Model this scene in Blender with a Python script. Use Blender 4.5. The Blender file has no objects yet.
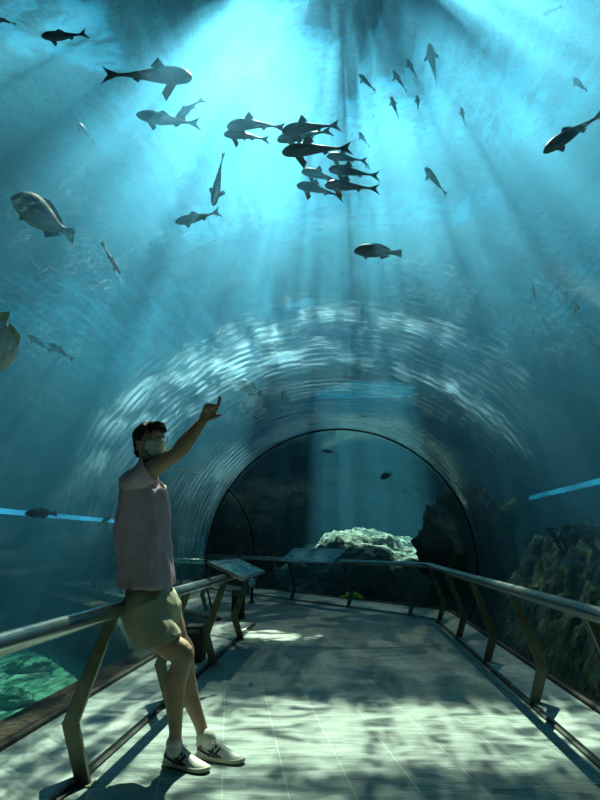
import bpy, bmesh, math, random
from mathutils import Vector, Matrix, Quaternion, noise
from mathutils.bvhtree import BVHTree
random.seed(7)
S = bpy.context.scene
COL = S.collection

# ------------------------------------------------------------------ camera
EYE = Vector((0, 0, 1.15))
FPX = 600.0
PITCH = math.radians(13.3)
YAW = math.atan(45 / FPX / math.cos(PITCH))
cyw, syw = math.cos(YAW), math.sin(YAW)
FW = Vector((-syw * math.cos(PITCH), cyw * math.cos(PITCH), math.sin(PITCH)))
RT = Vector((cyw, syw, 0))
UP = RT.cross(FW)
cam_data = bpy.data.cameras.new('camera')
cam_data.sensor_fit = 'VERTICAL'
cam_data.sensor_height = 24
cam_data.lens = FPX / 800 * 24
cam_data.clip_end = 300
cam = bpy.data.objects.new('camera', cam_data)
COL.objects.link(cam)
M = Matrix((RT, UP, -FW)).transposed().to_4x4()
M.translation = EYE
cam.matrix_world = M
S.camera = cam

def ray(x, y):
    return FW + RT * ((x - 300) / FPX) - UP * ((y - 400) / FPX)
def on_y(x, y, Y):
    d = ray(x, y)
    return EYE + d * (Y / d.y)
def on_z(x, y, z=0):
    d = ray(x, y)
    return EYE + d * ((z - EYE.z) / d.z)
def at_dist(x, y, r):
    return EYE + ray(x, y).normalized() * r

# ------------------------------------------------------------------ light and sky
SUN_ELEV = math.radians(53)
world = bpy.data.worlds.new('world')
S.world = world
world.use_nodes = True
wn = world.node_tree.nodes
wn['Background'].inputs[0].default_value = (0.07, 0.60, 0.98, 1)
wn['Background'].inputs[1].default_value = 0.85
sun_data = bpy.data.lights.new('sun', 'SUN')
sun_data.energy = 40
sun_data.angle = math.radians(0.35)
sun_data.color = (1.0, 0.80, 0.58)
sun = bpy.data.objects.new('sun', sun_data)
COL.objects.link(sun)
SUN_DIR = Vector((0.0, -math.cos(SUN_ELEV), -math.sin(SUN_ELEV)))   # the way the light travels
sun.rotation_euler = SUN_DIR.to_track_quat('-Z', 'Y').to_euler()
sun.location = (0, 20, 30)

S.view_settings.view_transform = 'Standard'
S.view_settings.look = 'None'
S.view_settings.exposure = 0.0
S.view_settings.gamma = 1
S.view_settings.use_curve_mapping = False
cy = S.cycles
cy.max_bounces = 5
cy.diffuse_bounces = 2
cy.glossy_bounces = 2
cy.transmission_bounces = 3
cy.volume_bounces = 0
cy.transparent_max_bounces = 24
cy.caustics_reflective = False
cy.caustics_refractive = False
cy.sample_clamp_indirect = 4

# ------------------------------------------------------------------ node helpers
class Nodes:
    def __init__(self, name):
        self.m = bpy.data.materials.new(name)
        self.m.use_nodes = True
        self.t = self.m.node_tree
        self.t.nodes.clear()
        self.out = self.t.nodes.new('ShaderNodeOutputMaterial')
    def n(self, kind, **kw):
        nd = self.t.nodes.new('ShaderNode' + kind)
        for k, v in kw.items():
            if k.startswith('_'):
                setattr(nd, k[1:], v)
            else:
                key = k.replace('__', ' ')
                s = nd.inputs[int(k[1:])] if (k[0] == 'i' and k[1:].isdigit()) else nd.inputs[key]
                self.put(s, v)
        return nd
    def put(self, s, v):
        if isinstance(v, bpy.types.NodeSocket):
            self.t.links.new(v, s)
        elif isinstance(v, tuple) and len(v) == 3 and s.type == 'RGBA':
            s.default_value = (*v, 1)
        else:
            s.default_value = v
    def math(self, op, a, b=0.0, c=None, clamp=False):
        nd = self.n('Math', _operation=op, _use_clamp=clamp)
        self.put(nd.inputs[0], a); self.put(nd.inputs[1], b)
        if c is not None: self.put(nd.inputs[2], c)
        return nd.outputs[0]
    def mapr(self, v, a, b, c=0.0, d=1.0, smooth=True):
        nd = self.n('MapRange')
        nd.interpolation_type = 'SMOOTHSTEP' if smooth else 'LINEAR'
        self.put(nd.inputs[0], v)
        for i, q in enumerate((a, b, c, d)): self.put(nd.inputs[1 + i], q)
        return nd.outputs[0]
    def pos(self, scale=(1, 1, 1), rot=(0, 0, 0), loc=(0, 0, 0), obj=False):
        src = self.n('TexCoord').outputs['Object'] if obj else self.n('NewGeometry').outputs['Position']
        mp = self.n('Mapping')
        self.put(mp.inputs[0], src)
        mp.inputs['Location'].default_value = loc
        mp.inputs['Rotation'].default_value = rot
        mp.inputs['Scale'].default_value = scale
        return mp.outputs[0]
    def noise(self, vec, scale, detail=3, rough=0.5, dist=0.0):
        return self.n('TexNoise', Vector=vec, Scale=scale, Detail=detail, Roughness=rough, Distortion=dist).outputs[0]
    def mix(self, f, a, b):
        nd = self.n('Mix', _data_type='RGBA')
        self.put(nd.inputs[0], f); self.put(nd.inputs[6], a); self.put(nd.inputs[7], b)
        return nd.outputs[2]
    def bump(self, h, strength=0.3, dist=0.02):
        return self.n('Bump', Height=h, Strength=strength, Distance=dist).outputs[0]
    def bsdf(self, color, rough=0.6, metal=0.0, normal=None, spec=0.4):
        b = self.n('BsdfPrincipled')
        self.put(b.inputs['Base Color'], color)
        self.put(b.inputs['Roughness'], rough)
        self.put(b.inputs['Metallic'], metal)
        self.put(b.inputs['Specular IOR Level'], spec)
        if normal is not None: self.put(b.inputs['Normal'], normal)
        return b.outputs[0]
    def end(self, surf=None, vol=None):
        if surf is not None: self.t.links.new(surf, self.out.inputs[0])
        if vol is not None: self.t.links.new(vol, self.out.inputs[1])
        return self.m

def plain(name, color, rough=0.6, metal=0.0, var=0.15, scale=12, bump=0.0, spec=0.4):
    N = Nodes(name)
    v = N.pos(obj=True)
    nz = N.noise(v, scale, 4, 0.6)
    dark = tuple(c * (1 - var) for c in color)
    lite = tuple(min(1, c * (1 + var)) for c in color)
    c = N.mix(N.mapr(nz, 0.3, 0.7), dark, lite)
    nm = N.bump(nz, bump, 0.02) if bump else None
    return N.end(N.bsdf(c, rough, metal, nm, spec))

# ------------------------------------------------------------------ object helpers
def tag(o, label=None, cat=None, group=None, kind=None):
    if label: o['label'] = label
    if cat: o['category'] = cat
    if group: o['group'] = group
    if kind: o['kind'] = kind
    return o

def link(name, me, mat=None, parent=None, smooth=True):
    o = bpy.data.objects.new(name, me)
    COL.objects.link(o)
    if mat is not None:
        me.materials.clear()
        me.materials.append(mat)
    if smooth:
        for p in me.polygons: p.use_smooth = True
    if parent is not None:
        o.parent = parent
        o.matrix_parent_inverse = Matrix.LocRotScale(parent.location, parent.rotation_euler, None).inverted() if parent.get('_w') else Matrix()
    return o

def mesh(verts, faces):
    me = bpy.data.meshes.new('mesh')
    me.from_pydata([tuple(v) for v in verts], [], faces)
    me.update()
    return me

class MB:
    """collects shapes, all in the same space, as one mesh"""
    def __init__(self):
        self.v, self.f = [], []
    def add(self, vs, fs):
        n = len(self.v)
        self.v += [Vector(v) for v in vs]
        self.f += [tuple(i + n for i in f) for f in fs]
        return self
    def box(self, a, b, m=None):
        vs = [Vector((x, y, z)) for z in (a[2], b[2]) for y in (a[1], b[1]) for x in (a[0], b[0])]
        if m: vs = [m @ v for v in vs]
        return self.add(vs, [(0, 2, 3, 1), (4, 5, 7, 6), (0, 1, 5, 4), (2, 6, 7, 3), (0, 4, 6, 2), (1, 3, 7, 5)])
    def prism(self, pts, off):
        """closed 3-D polygon pushed along off"""
        n = len(pts)
        vs = [Vector(p) for p in pts] + [Vector(p) + Vector(off) for p in pts]
        fs = [tuple(range(n))[::-1], tuple(range(n, 2 * n))] + [(i, (i + 1) % n, n + (i + 1) % n, n + i) for i in range(n)]
        return self.add(vs, fs)
    def tube(self, pts, rad, seg=12, side=None, cap=True):
        """loft through pts; rad: one number, or per point r or (a, b); side: direction of a"""
        pts = [Vector(p) for p in pts]
        n = len(pts)
        if not isinstance(rad, (list, tuple)): rad = [rad] * n
        rings = []
        ref = Vector(side) if side is not None else None
        for i, p in enumerate(pts):
            t = (pts[min(i + 1, n - 1)] - pts[max(i - 1, 0)]).normalized()
            if ref is None:
                ref = Vector((0, 0, 1)) if abs(t.z) < 0.9 else Vector((1, 0, 0))
            s = ref - t * ref.dot(t)
            if s.length < 1e-5: s = t.orthogonal()
            s.normalize()
            if side is None: ref = s
            b = t.cross(s)
            ra, rb = rad[i] if isinstance(rad[i], (tuple, list)) else (rad[i], rad[i])
            rings.append([p + s * (ra * math.cos(2 * math.pi * k / seg)) + b * (rb * math.sin(2 * math.pi * k / seg)) for k in range(seg)])
        vs = [q for r in rings for q in r]
        fs = []
        for i in range(n - 1):
            for k in range(seg):
                a, b2 = i * seg + k, i * seg + (k + 1) % seg
                fs.append((a, b2, b2 + seg, a + seg))
        if cap:
            fs.append(tuple(range(seg))[::-1])
            fs.append(tuple((n - 1) * seg + k for k in range(seg)))
        return self.add(vs, fs)
    def ball(self, c, r, m=None, seg=16, rings=10):
        """ellipsoid; r = number or (rx, ry, rz), m rotates it"""
        if not isinstance(r, (tuple, list)): r = (r, r, r)
        c = Vector(c)
        vs = []
        for i in range(1, rings):
            th = math.pi * i / rings
            for k in range(seg):
                ph = 2 * math.pi * k / seg
                q = Vector((r[0] * math.sin(th) * math.cos(ph), r[1] * math.sin(th) * math.sin(ph), r[2] * math.cos(th)))
                vs.append(c + (m @ q if m else q))
        top, bot = Vector((0, 0, r[2])), Vector((0, 0, -r[2]))
        vs += [c + (m @ top if m else top), c + (m @ bot if m else bot)]
        T, B = len(vs) - 2, len(vs) - 1
        fs = []
        for i in range(rings - 2):
            for k in range(seg):
                a, b = i * seg + k, i * seg + (k + 1) % seg
                fs.append((a, a + seg, b + seg, b))
        for k in range(seg):
            fs.append((T, k, (k + 1) % seg))
            a = (rings - 2) * seg
            fs.append((B, a + (k + 1) % seg, a + k))
        return self.add(vs, fs)
    def mesh(self):
        return mesh(self.v, self.f)
    def build(self, name, mat, parent=None, smooth=False, bevel=0.0, fix=True):
        me = self.mesh()
        if fix or bevel:
            bm = bmesh.new(); bm.from_mesh(me)
            if fix: bmesh.ops.recalc_face_normals(bm, faces=bm.faces)
            if bevel:
                ed = [e for e in bm.edges if len(e.link_faces) == 2 and e.calc_face_angle(0) > 0.6]
                bmesh.ops.bevel(bm, geom=ed, offset=bevel, segments=2, affect='EDGES', profile=0.6)
            bm.to_mesh(me); bm.free()
        return link(name, me, mat, parent, smooth)

def spline(pts, k=5):
    """Catmull-Rom through tuples of any length"""
    P = [tuple(p) for p in pts]
    P = [P[0]] + P + [P[-1]]
    out = []
    for i in range(1, len(P) - 2):
        for j in range(k):
            t = j / k
            out.append(tuple(0.5 * (2 * b + (c - a) * t + (2 * a - 5 * b + 4 * c - d) * t * t + (-a + 3 * b - 3 * c + d) * t ** 3)
                             for a, b, c, d in zip(P[i - 1], P[i], P[i + 1], P[i + 2])))
    out.append(P[-2])
    return out

def fuse(mb, voxel, smooth_n=4):
    """one continuous skin around everything in mb"""
    me = mb.mesh()
    bm = bmesh.new(); bm.from_mesh(me)
    bmesh.ops.recalc_face_normals(bm, faces=bm.faces)
    bm.to_mesh(me); bm.free()
    o = bpy.data.objects.new('fuse', me)
    COL.objects.link(o)
    r = o.modifiers.new('r', 'REMESH'); r.mode = 'VOXEL'; r.voxel_size = voxel; r.use_smooth_shade = True
    s = o.modifiers.new('s', 'SMOOTH'); s.factor = 0.5; s.iterations = smooth_n
    dg = bpy.context.evaluated_depsgraph_get()
    dg.update()
    res = bpy.data.meshes.new_from_object(o.evaluated_get(dg))
    COL.objects.unlink(o)
    bpy.data.objects.remove(o)
    return res

def ruffle(me, fn):
    """move every vertex along its normal by fn(co)"""
    nn = [v.normal.copy() for v in me.vertices]
    for v, n in zip(me.vertices, nn): v.co += n * fn(v.co)
    me.update()

# ------------------------------------------------------------------ materials of the setting
def mat_floor():
    N = Nodes('slate_tiles')
    ang = math.radians(-11)
    v = N.pos(rot=(0, 0, ang))
    br = N.n('TexBrick', Vector=v, Scale=1.0)
    br.offset = 0.0; br.squash = 1.0
    br.inputs['Color1'].default_value = (1, 1, 1, 1)
    br.inputs['Color2'].default_value = (0.78, 0.78, 0.78, 1)
    br.inputs['Mortar'].default_value = (0, 0, 0, 1)
    br.inputs['Mortar Size'].default_value = 0.0035
    br.inputs['Mortar Smooth'].default_value = 0.2
    br.inputs['Brick Width'].default_value = 0.31
    br.inputs['Row Height'].default_value = 0.31
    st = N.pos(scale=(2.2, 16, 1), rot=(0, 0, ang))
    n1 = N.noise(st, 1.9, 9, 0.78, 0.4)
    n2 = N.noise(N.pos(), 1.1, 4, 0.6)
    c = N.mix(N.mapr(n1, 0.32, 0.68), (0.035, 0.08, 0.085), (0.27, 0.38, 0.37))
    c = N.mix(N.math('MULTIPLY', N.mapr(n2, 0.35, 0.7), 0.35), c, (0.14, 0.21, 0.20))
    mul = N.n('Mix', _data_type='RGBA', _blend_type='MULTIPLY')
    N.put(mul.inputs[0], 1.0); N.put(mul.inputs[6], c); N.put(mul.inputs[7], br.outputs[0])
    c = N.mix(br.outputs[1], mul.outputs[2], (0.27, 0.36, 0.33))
    h = N.math('SUBTRACT', n1, N.math('MULTIPLY', br.outputs[1], 0.3))
    return N.end(N.bsdf(c, N.mapr(n1, 0.3, 0.7, 0.42, 0.7), 0, N.bump(h, 0.5, 0.012), 0.4))

def mat_ledge():
    N = Nodes('ledge_stone')
    n1 = N.noise(N.pos(), 9, 8, 0.7)
    n2 = N.noise(N.pos(), 1.3, 3, 0.6)
    c = N.mix(N.mapr(n1, 0.3, 0.7), (0.13, 0.18, 0.18), (0.36, 0.44, 0.43))
    c = N.mix(N.math('MULTIPLY', N.mapr(n2, 0.4, 0.7), 0.5), c, (0.30, 0.38, 0.38))
    return N.end(N.bsdf(c, 0.55, 0, N.bump(n1, 0.3, 0.01)))

def mat_rock(name, dark, mid, lite, sc=2.2, moss=None):
    N = Nodes(name)
    n1 = N.noise(N.pos(), sc, 8, 0.65, 0.5)
    vo = N.n('TexVoronoi', Vector=N.pos(), Scale=sc * 4.5).outputs[0]
    n3 = N.noise(N.pos(), sc * 7, 6, 0.7)
    c = N.mix(N.mapr(n1, 0.3, 0.62), dark, mid)
    c = N.mix(N.mapr(n3, 0.52, 0.75), c, lite)
    if moss: c = N.mix(N.mapr(N.noise(N.pos(loc=(3, 1, 0)), sc * 1.1, 5, 0.6), 0.5, 0.66), c, moss)
    h = N.math('ADD', N.math('MULTIPLY', vo, 0.5), n3)
    return N.end(N.bsdf(c, 0.9, 0, N.bump(h, 0.9, 0.08), 0.15))

M_FLOOR = mat_floor()
M_LEDGE = mat_ledge()
M_GAP = plain('dark_joint', (0.012, 0.02, 0.022), 0.8)
M_RING = plain('black_joint_rib', (0.006, 0.01, 0.012), 0.7)
M_STEEL = plain('brushed_steel', (0.36, 0.42, 0.41), 0.24, 0.9, 0.08, 30)
M_POST = plain('bronze_steel', (0.15, 0.17, 0.125), 0.42, 0.75, 0.2, 14)
M_BLACK = plain('black_plastic', (0.012, 0.016, 0.018), 0.45, 0, 0.2)
M_TANK = mat_rock('tank_wall_blue', (0.010, 0.035, 0.045), (0.016, 0.055, 0.068), (0.03, 0.08, 0.09), 0.5)
M_SAND = mat_rock('tank_sand', (0.14, 0.42, 0.30), (0.30, 0.62, 0.42), (0.6, 0.82, 0.58), 1.2)
M_ROCKD = mat_rock('dark_reef_rock', (0.025, 0.035, 0.035), (0.14, 0.16, 0.12), (0.46, 0.42, 0.34), 1.6, (0.09, 0.17, 0.05))
M_ROCKP = mat_rock('pale_reef_rock', (0.26, 0.34, 0.32), (0.46, 0.54, 0.50), (0.72, 0.76, 0.70), 3.0)
M_ROCKB = mat_rock('brown_reef_rock', (0.05, 0.035, 0.03), (0.17, 0.10, 0.075), (0.28, 0.20, 0.16), 3.0)
M_CORAL = plain('dark_coral', (0.035, 0.055, 0.045), 0.85, 0, 0.4, 20)

# ------------------------------------------------------------------ tunnel geometry
TR, TCX, TCZ = 2.03, -0.13, 0.85          # tube radius, axis x, axis height
RING_Y = 9.30
MITRE = Vector((TCX, 10.05, 0))
BEND = math.radians(40)
D2 = Vector((-math.sin(BEND), math.cos(BEND), 0))      # where the tunnel goes after the bend
N2 = Vector((math.cos(BEND), math.sin(BEND), 0))       # right-hand side of that leg
LEG2 = 13.0
TANK_X0, TANK_X1, TANK_Y0, TANK_Y1, TANK_Z0, WATER_Z = -13.0, 13.0, -4.2, 27.0, -1.3, 6.4

def sections(r, base_z, seg=72):
    """profile points (offset to the right, z) of the tube from right base over the top to left base"""
    a0 = math.asin(max(-1, min(1, (base_z - TCZ) / r)))
    return [(r * math.cos(a), TCZ + r * math.sin(a)) for a in [a0 + (math.pi - 2 * a0) * i / seg for i in range(seg + 1)]]

def sweep(profile, y0):
    """profile carried along both legs of the tunnel; returns rings of points"""
    rings = []
    k = 0.364
    ys = [y0 + (8.0 - y0) * i / 22 for i in range(23)]
    for y in ys: rings.append([Vector((TCX + u, y, z)) for u, z in profile])
    for t in (0.5, 1.0):
        rings.append([Vector((TCX + u, 8.0 + (MITRE.y + k * u - 8.0) * t, z)) for u, z in profile])
    L = LEG2
    for t in (0.15, 0.4, 0.7, 1.0):
        rings.append([(MITRE + Vector((u, k * u, z))).lerp(MITRE + D2 * L + N2 * u + Vector((0, 0, z)), t) for u, z in profile])
    return rings

def strip_faces(rings, closed=False):
    n = len(rings[0]); fs = []
    for i in range(len(rings) - 1):
        for k in range(n if closed else n - 1):
            a, b = i * n + k, i * n + (k + 1) % n
            fs.append((a, a + n, b + n, b))
    return fs

# acrylic shell, 5 cm thick
def mat_acrylic():
    N = Nodes('acrylic')
    g = N.n('NewGeometry').outputs['Position']
    sp = N.n('SeparateXYZ', Vector=g)
    X, Y, Z = sp.outputs
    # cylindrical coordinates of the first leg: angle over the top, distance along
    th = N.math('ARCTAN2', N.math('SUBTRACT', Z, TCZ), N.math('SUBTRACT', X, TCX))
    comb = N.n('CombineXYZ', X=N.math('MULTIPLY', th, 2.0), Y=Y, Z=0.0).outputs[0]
    # arched band of caustic ripples, painted as a pale tint on the acrylic
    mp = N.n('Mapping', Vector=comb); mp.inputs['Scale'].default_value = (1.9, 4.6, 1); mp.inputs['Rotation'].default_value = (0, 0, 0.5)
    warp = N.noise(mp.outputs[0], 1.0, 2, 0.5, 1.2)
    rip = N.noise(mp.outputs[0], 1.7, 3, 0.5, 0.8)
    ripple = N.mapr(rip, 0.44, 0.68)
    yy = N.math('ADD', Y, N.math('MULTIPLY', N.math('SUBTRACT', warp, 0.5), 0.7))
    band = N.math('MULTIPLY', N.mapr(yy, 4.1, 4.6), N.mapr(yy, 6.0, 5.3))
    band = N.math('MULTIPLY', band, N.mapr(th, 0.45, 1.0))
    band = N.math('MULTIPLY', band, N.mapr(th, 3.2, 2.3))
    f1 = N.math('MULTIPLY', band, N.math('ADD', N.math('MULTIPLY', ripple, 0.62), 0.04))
    # painted reflection streaks running round the tube towards the joint
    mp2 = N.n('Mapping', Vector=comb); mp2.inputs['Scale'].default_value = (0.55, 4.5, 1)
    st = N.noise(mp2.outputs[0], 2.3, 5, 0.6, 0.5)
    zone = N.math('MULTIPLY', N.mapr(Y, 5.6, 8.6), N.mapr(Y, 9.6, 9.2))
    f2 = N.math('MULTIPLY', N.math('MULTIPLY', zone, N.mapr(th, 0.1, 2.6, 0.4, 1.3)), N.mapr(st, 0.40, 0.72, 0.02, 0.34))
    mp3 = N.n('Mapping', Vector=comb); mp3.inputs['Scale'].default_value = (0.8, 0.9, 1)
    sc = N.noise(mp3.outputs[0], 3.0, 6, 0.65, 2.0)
    f3 = N.mapr(N.math('ABSOLUTE', N.math('SUBTRACT', sc, 0.5)), 0.008, 0.0, 0.0, 0.13)  # thin curved reflection lines, painted pale
    glare_mask = N.math('ADD', N.math('ADD', f1, f2), f3, clamp=True)  # painted caustics and reflections together
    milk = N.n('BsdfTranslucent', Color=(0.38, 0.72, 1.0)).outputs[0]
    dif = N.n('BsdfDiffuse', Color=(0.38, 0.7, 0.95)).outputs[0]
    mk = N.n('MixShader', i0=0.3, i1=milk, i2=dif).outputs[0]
    clear = N.n('BsdfTransparent', Color=(0.965, 0.985, 0.985)).outputs[0]
    fr = N.n('Fresnel', IOR=1.16).outputs[0]
    gl = N.n('BsdfGlossy', Color=(1, 1, 1), Roughness=0.04, Normal=N.bump(N.noise(comb, 1.3, 2), 0.15, 0.05)).outputs[0]
    body = N.n('MixShader', i0=N.math('MULTIPLY', fr, 0.10), i1=clear, i2=gl).outputs[0]
    return N.end(N.n('MixShader', i0=glare_mask, i1=body, i2=mk).outputs[0])

def build_tube():
    inner = sweep(sections(TR, 0.0), TANK_Y0 + 0.02)
    outer = sweep(sections(TR + 0.05, 0.0), TANK_Y0 + 0.02)
    m = MB()
    m.add([p for r in inner for p in r], strip_faces(inner))
    m.add([p for r in outer for p in r], strip_faces(outer))
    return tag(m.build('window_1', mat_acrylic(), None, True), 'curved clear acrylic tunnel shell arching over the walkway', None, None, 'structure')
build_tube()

# water body: tank box minus the tunnel
def mat_water():
    N = Nodes('sea_water')
    sc = N.n('VolumeScatter', Color=(0.14, 0.54, 1.0), Density=0.070, Anisotropy=0.68).outputs[0]
    ab = N.n('VolumeAbsorption', Color=(0.02, 0.68, 0.90), Density=0.125).outputs[0]
    v = N.n('AddShader', i0=sc, i1=ab).outputs[0]
    return N.end(N.n('BsdfTransparent').outputs[0], v)

def build_water():
    prof = sections(TR + 0.07, -0.04)
    prof = prof + [(prof[-1][0], -0.30), (prof[0][0], -0.30)]
    rings = sweep(prof, TANK_Y0 + 0.05)
    m = MB()
    n = len(prof)
    vs = [p for r in rings for p in r]
    fs = strip_faces(rings, True)
    fs.append(tuple(range(n))[::-1] if False else tuple(range(n)))
    fs.append(tuple(len(vs) - n + k for k in range(n))[::-1])
    bm = bmesh.new()
    bv = [bm.verts.new(v) for v in vs]
    for f in fs: bm.faces.new([bv[i] for i in f])
    bmesh.ops.recalc_face_normals(bm, faces=bm.faces)
    bmesh.ops.reverse_faces(bm, faces=bm.faces)            # faces look into the tunnel: out of the water
    e = 0.03
    cs = [bm.verts.new((x, y, z)) for z in (TANK_Z0 - 0.0 + e, WATER_Z - e) for y in (TANK_Y0 + e, TANK_Y1 - e) for x in (TANK_X0 + e, TANK_X1 - e)]
    for f in [(0, 2, 3, 1), (4, 5, 7, 6), (0, 1, 5, 4), (2, 6, 7, 3), (0, 4, 6, 2), (1, 3, 7, 5)]:
        bm.faces.new([cs[i] for i in f])
    me = bpy.data.meshes.new('water'); bm.to_mesh(me); bm.free()
    return tag(link('water', me, mat_water(), None, False), 'blue tank water surrounding the tunnel', None, None, 'structure')
build_water()

# rippled water surface overhead
def mat_surface():
    N = Nodes('water_surface')
    g = N.pos()
    sp = N.n('SeparateXYZ', Vector=g)
    X, Y = sp.outputs[0], sp.outputs[1]
    w1 = N.noise(N.pos(scale=(1, 0.55, 1)), 1.5, 5, 0.6)
    w2 = N.noise(N.pos(scale=(1, 0.5, 1), loc=(7, 3, 0)), 1.5, 5, 0.6)
    dx = N.math('MULTIPLY', N.math('SUBTRACT', w1, 0.5), 1.5)
    dy = N.math('MULTIPLY', N.math('SUBTRACT', w2, 0.5), 1.5)
    XX, YY = N.math('ADD', X, dx), N.math('ADD', Y, dy)
    tot = None
    # clear openings: bright patches seen overhead, others added to aim the sun (centre x, y, half sizes, clearness)
    for cx, cy_, rx, ry, s in [(-0.75, 5.5, 0.62, 1.0, 0.75), (0.62, 6.7, 0.5, 0.7, 0.85), (1.3, 4.7, 0.6, 0.35, 0.8), (-3.0, 5.0, 0.8, 0.5, 0.6),
                               (0.1, 9.0, 1.7, 0.68, 0.56), (-0.75, 8.0, 0.5, 0.4, 0.5), (-0.8, 12.9, 0.45, 0.4, 0.7), (0.75, 21.2, 1.9, 1.6, 0.95), (-0.95, 7.5, 0.25, 0.3, 0.55)]:
        ex = N.math('DIVIDE', N.math('SUBTRACT', XX, cx), rx)
        ey = N.math('DIVIDE', N.math('SUBTRACT', YY, cy_), ry)
        d = N.math('ADD', N.math('MULTIPLY', ex, ex), N.math('MULTIPLY', ey, ey))
        k = N.mapr(d, 1.25, 0.6, 0.0, s)
        tot = k if tot is None else N.math('MAXIMUM', tot, k)
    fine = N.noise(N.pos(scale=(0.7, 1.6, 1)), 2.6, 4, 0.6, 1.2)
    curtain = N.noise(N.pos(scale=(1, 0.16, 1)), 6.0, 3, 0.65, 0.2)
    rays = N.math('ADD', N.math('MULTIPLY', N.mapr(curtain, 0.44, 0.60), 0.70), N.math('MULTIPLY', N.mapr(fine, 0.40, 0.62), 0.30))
    leftbed = N.math('MULTIPLY', N.math('MULTIPLY', N.mapr(X, -10, -7), N.mapr(X, -2.5, -3.5)), N.math('MULTIPLY', N.mapr(Y, 10, 12), N.mapr(Y, 20, 17)))  # this and the zones below are added to steer sunlight through the surface
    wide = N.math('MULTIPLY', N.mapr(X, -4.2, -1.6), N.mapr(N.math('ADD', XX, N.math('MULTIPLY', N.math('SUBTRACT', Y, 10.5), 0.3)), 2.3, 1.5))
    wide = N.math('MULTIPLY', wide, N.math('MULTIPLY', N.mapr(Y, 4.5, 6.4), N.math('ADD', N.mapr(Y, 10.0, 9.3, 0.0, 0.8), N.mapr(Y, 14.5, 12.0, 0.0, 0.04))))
    shade = N.math('MULTIPLY', N.math('MULTIPLY', N.mapr(Y, 7.0, 7.6), N.mapr(Y, 8.6, 8.2)), N.mapr(X, -0.7, -0.1))  # added dark band that keeps sun off the near floor
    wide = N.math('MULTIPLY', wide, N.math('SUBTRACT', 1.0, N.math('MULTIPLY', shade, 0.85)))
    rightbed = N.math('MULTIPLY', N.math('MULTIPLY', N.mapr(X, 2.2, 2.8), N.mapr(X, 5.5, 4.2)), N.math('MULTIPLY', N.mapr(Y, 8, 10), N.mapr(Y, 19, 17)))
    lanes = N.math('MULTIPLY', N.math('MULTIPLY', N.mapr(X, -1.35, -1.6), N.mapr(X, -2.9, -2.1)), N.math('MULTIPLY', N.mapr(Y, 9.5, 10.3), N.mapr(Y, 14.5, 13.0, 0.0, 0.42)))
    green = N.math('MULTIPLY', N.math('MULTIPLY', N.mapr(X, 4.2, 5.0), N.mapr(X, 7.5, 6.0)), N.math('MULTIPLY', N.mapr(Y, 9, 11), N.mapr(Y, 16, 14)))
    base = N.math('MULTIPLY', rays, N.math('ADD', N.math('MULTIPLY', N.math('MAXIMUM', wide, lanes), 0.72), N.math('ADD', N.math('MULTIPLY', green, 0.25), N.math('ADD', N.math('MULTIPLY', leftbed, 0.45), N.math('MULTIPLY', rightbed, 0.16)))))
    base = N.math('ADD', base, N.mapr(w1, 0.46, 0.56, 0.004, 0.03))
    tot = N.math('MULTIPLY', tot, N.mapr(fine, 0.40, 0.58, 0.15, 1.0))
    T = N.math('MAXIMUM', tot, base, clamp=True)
    tr = N.n('BsdfTransparent', Color=(0.93, 1.0, 1.0)).outputs[0]
    gl = N.n('BsdfGlossy', Color=(0.35, 0.6, 0.68), Roughness=0.12, Normal=N.bump(w1, 0.8, 0.2)).outputs[0]
    return N.end(N.n('MixShader', i0=T, i1=gl, i2=tr).outputs[0])

def build_surface():
    nx, ny = 130, 155
    vs, fs = [], []
    for j in range(ny + 1):
        for i in range(nx + 1):
            x = TANK_X0 + (TANK_X1 - TANK_X0) * i / nx; y = TANK_Y0 + (TANK_Y1 - TANK_Y0) * j / ny
            vs.append((x, y, WATER_Z + 0.04 * noise.noise((x * 0.9, y * 0.6, 0.0)) + 0.03))
    for j in range(ny):
        for i in range(nx):
            a = j * (nx + 1) + i
            fs.append((a, a + 1, a + nx + 2, a + nx + 1))
    tag(link('water_surface', mesh(vs, fs), mat_surface()), 'rippling underside of the water surface overhead', None, None, 'structure')
build_surface()

def struct(name, mb, mat, label=None, smooth=False, bevel=0.0):
    return tag(mb.build(name, mat, None, smooth, bevel), label, None, None, 'structure')

T_ = 0.3
struct('wall_left', MB().box((TANK_X0 - T_, TANK_Y0, TANK_Z0), (TANK_X0, TANK_Y1, 7.6)), M_TANK, 'dark blue tank wall far to the left')
struct('wall_right', MB().box((TANK_X1, TANK_Y0, TANK_Z0), (TANK_X1 + T_, TANK_Y1, 7.6)), M_TANK, 'dark blue tank wall far to the right')
struct('wall_back', MB().box((TANK_X0, TANK_Y1, TANK_Z0), (TANK_X1, TANK_Y1 + T_, 7.6)), M_TANK, 'dark blue tank wall at the far end')
struct('wall_front', MB().box((TANK_X0, TANK_Y0 - T_, TANK_Z0), (TANK_X1, TANK_Y0, 7.6)), M_TANK, 'tank wall behind the viewer')
# added glowing strips that stand in for bright reflection lines beside the tunnel
def mat_glow_strip():
    N = Nodes('glow_strip')
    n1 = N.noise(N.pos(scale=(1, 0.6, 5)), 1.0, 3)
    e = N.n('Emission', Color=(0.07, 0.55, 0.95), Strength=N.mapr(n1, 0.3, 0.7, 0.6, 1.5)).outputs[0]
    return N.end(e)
M_GLOW_STRIP = mat_glow_strip()

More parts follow.
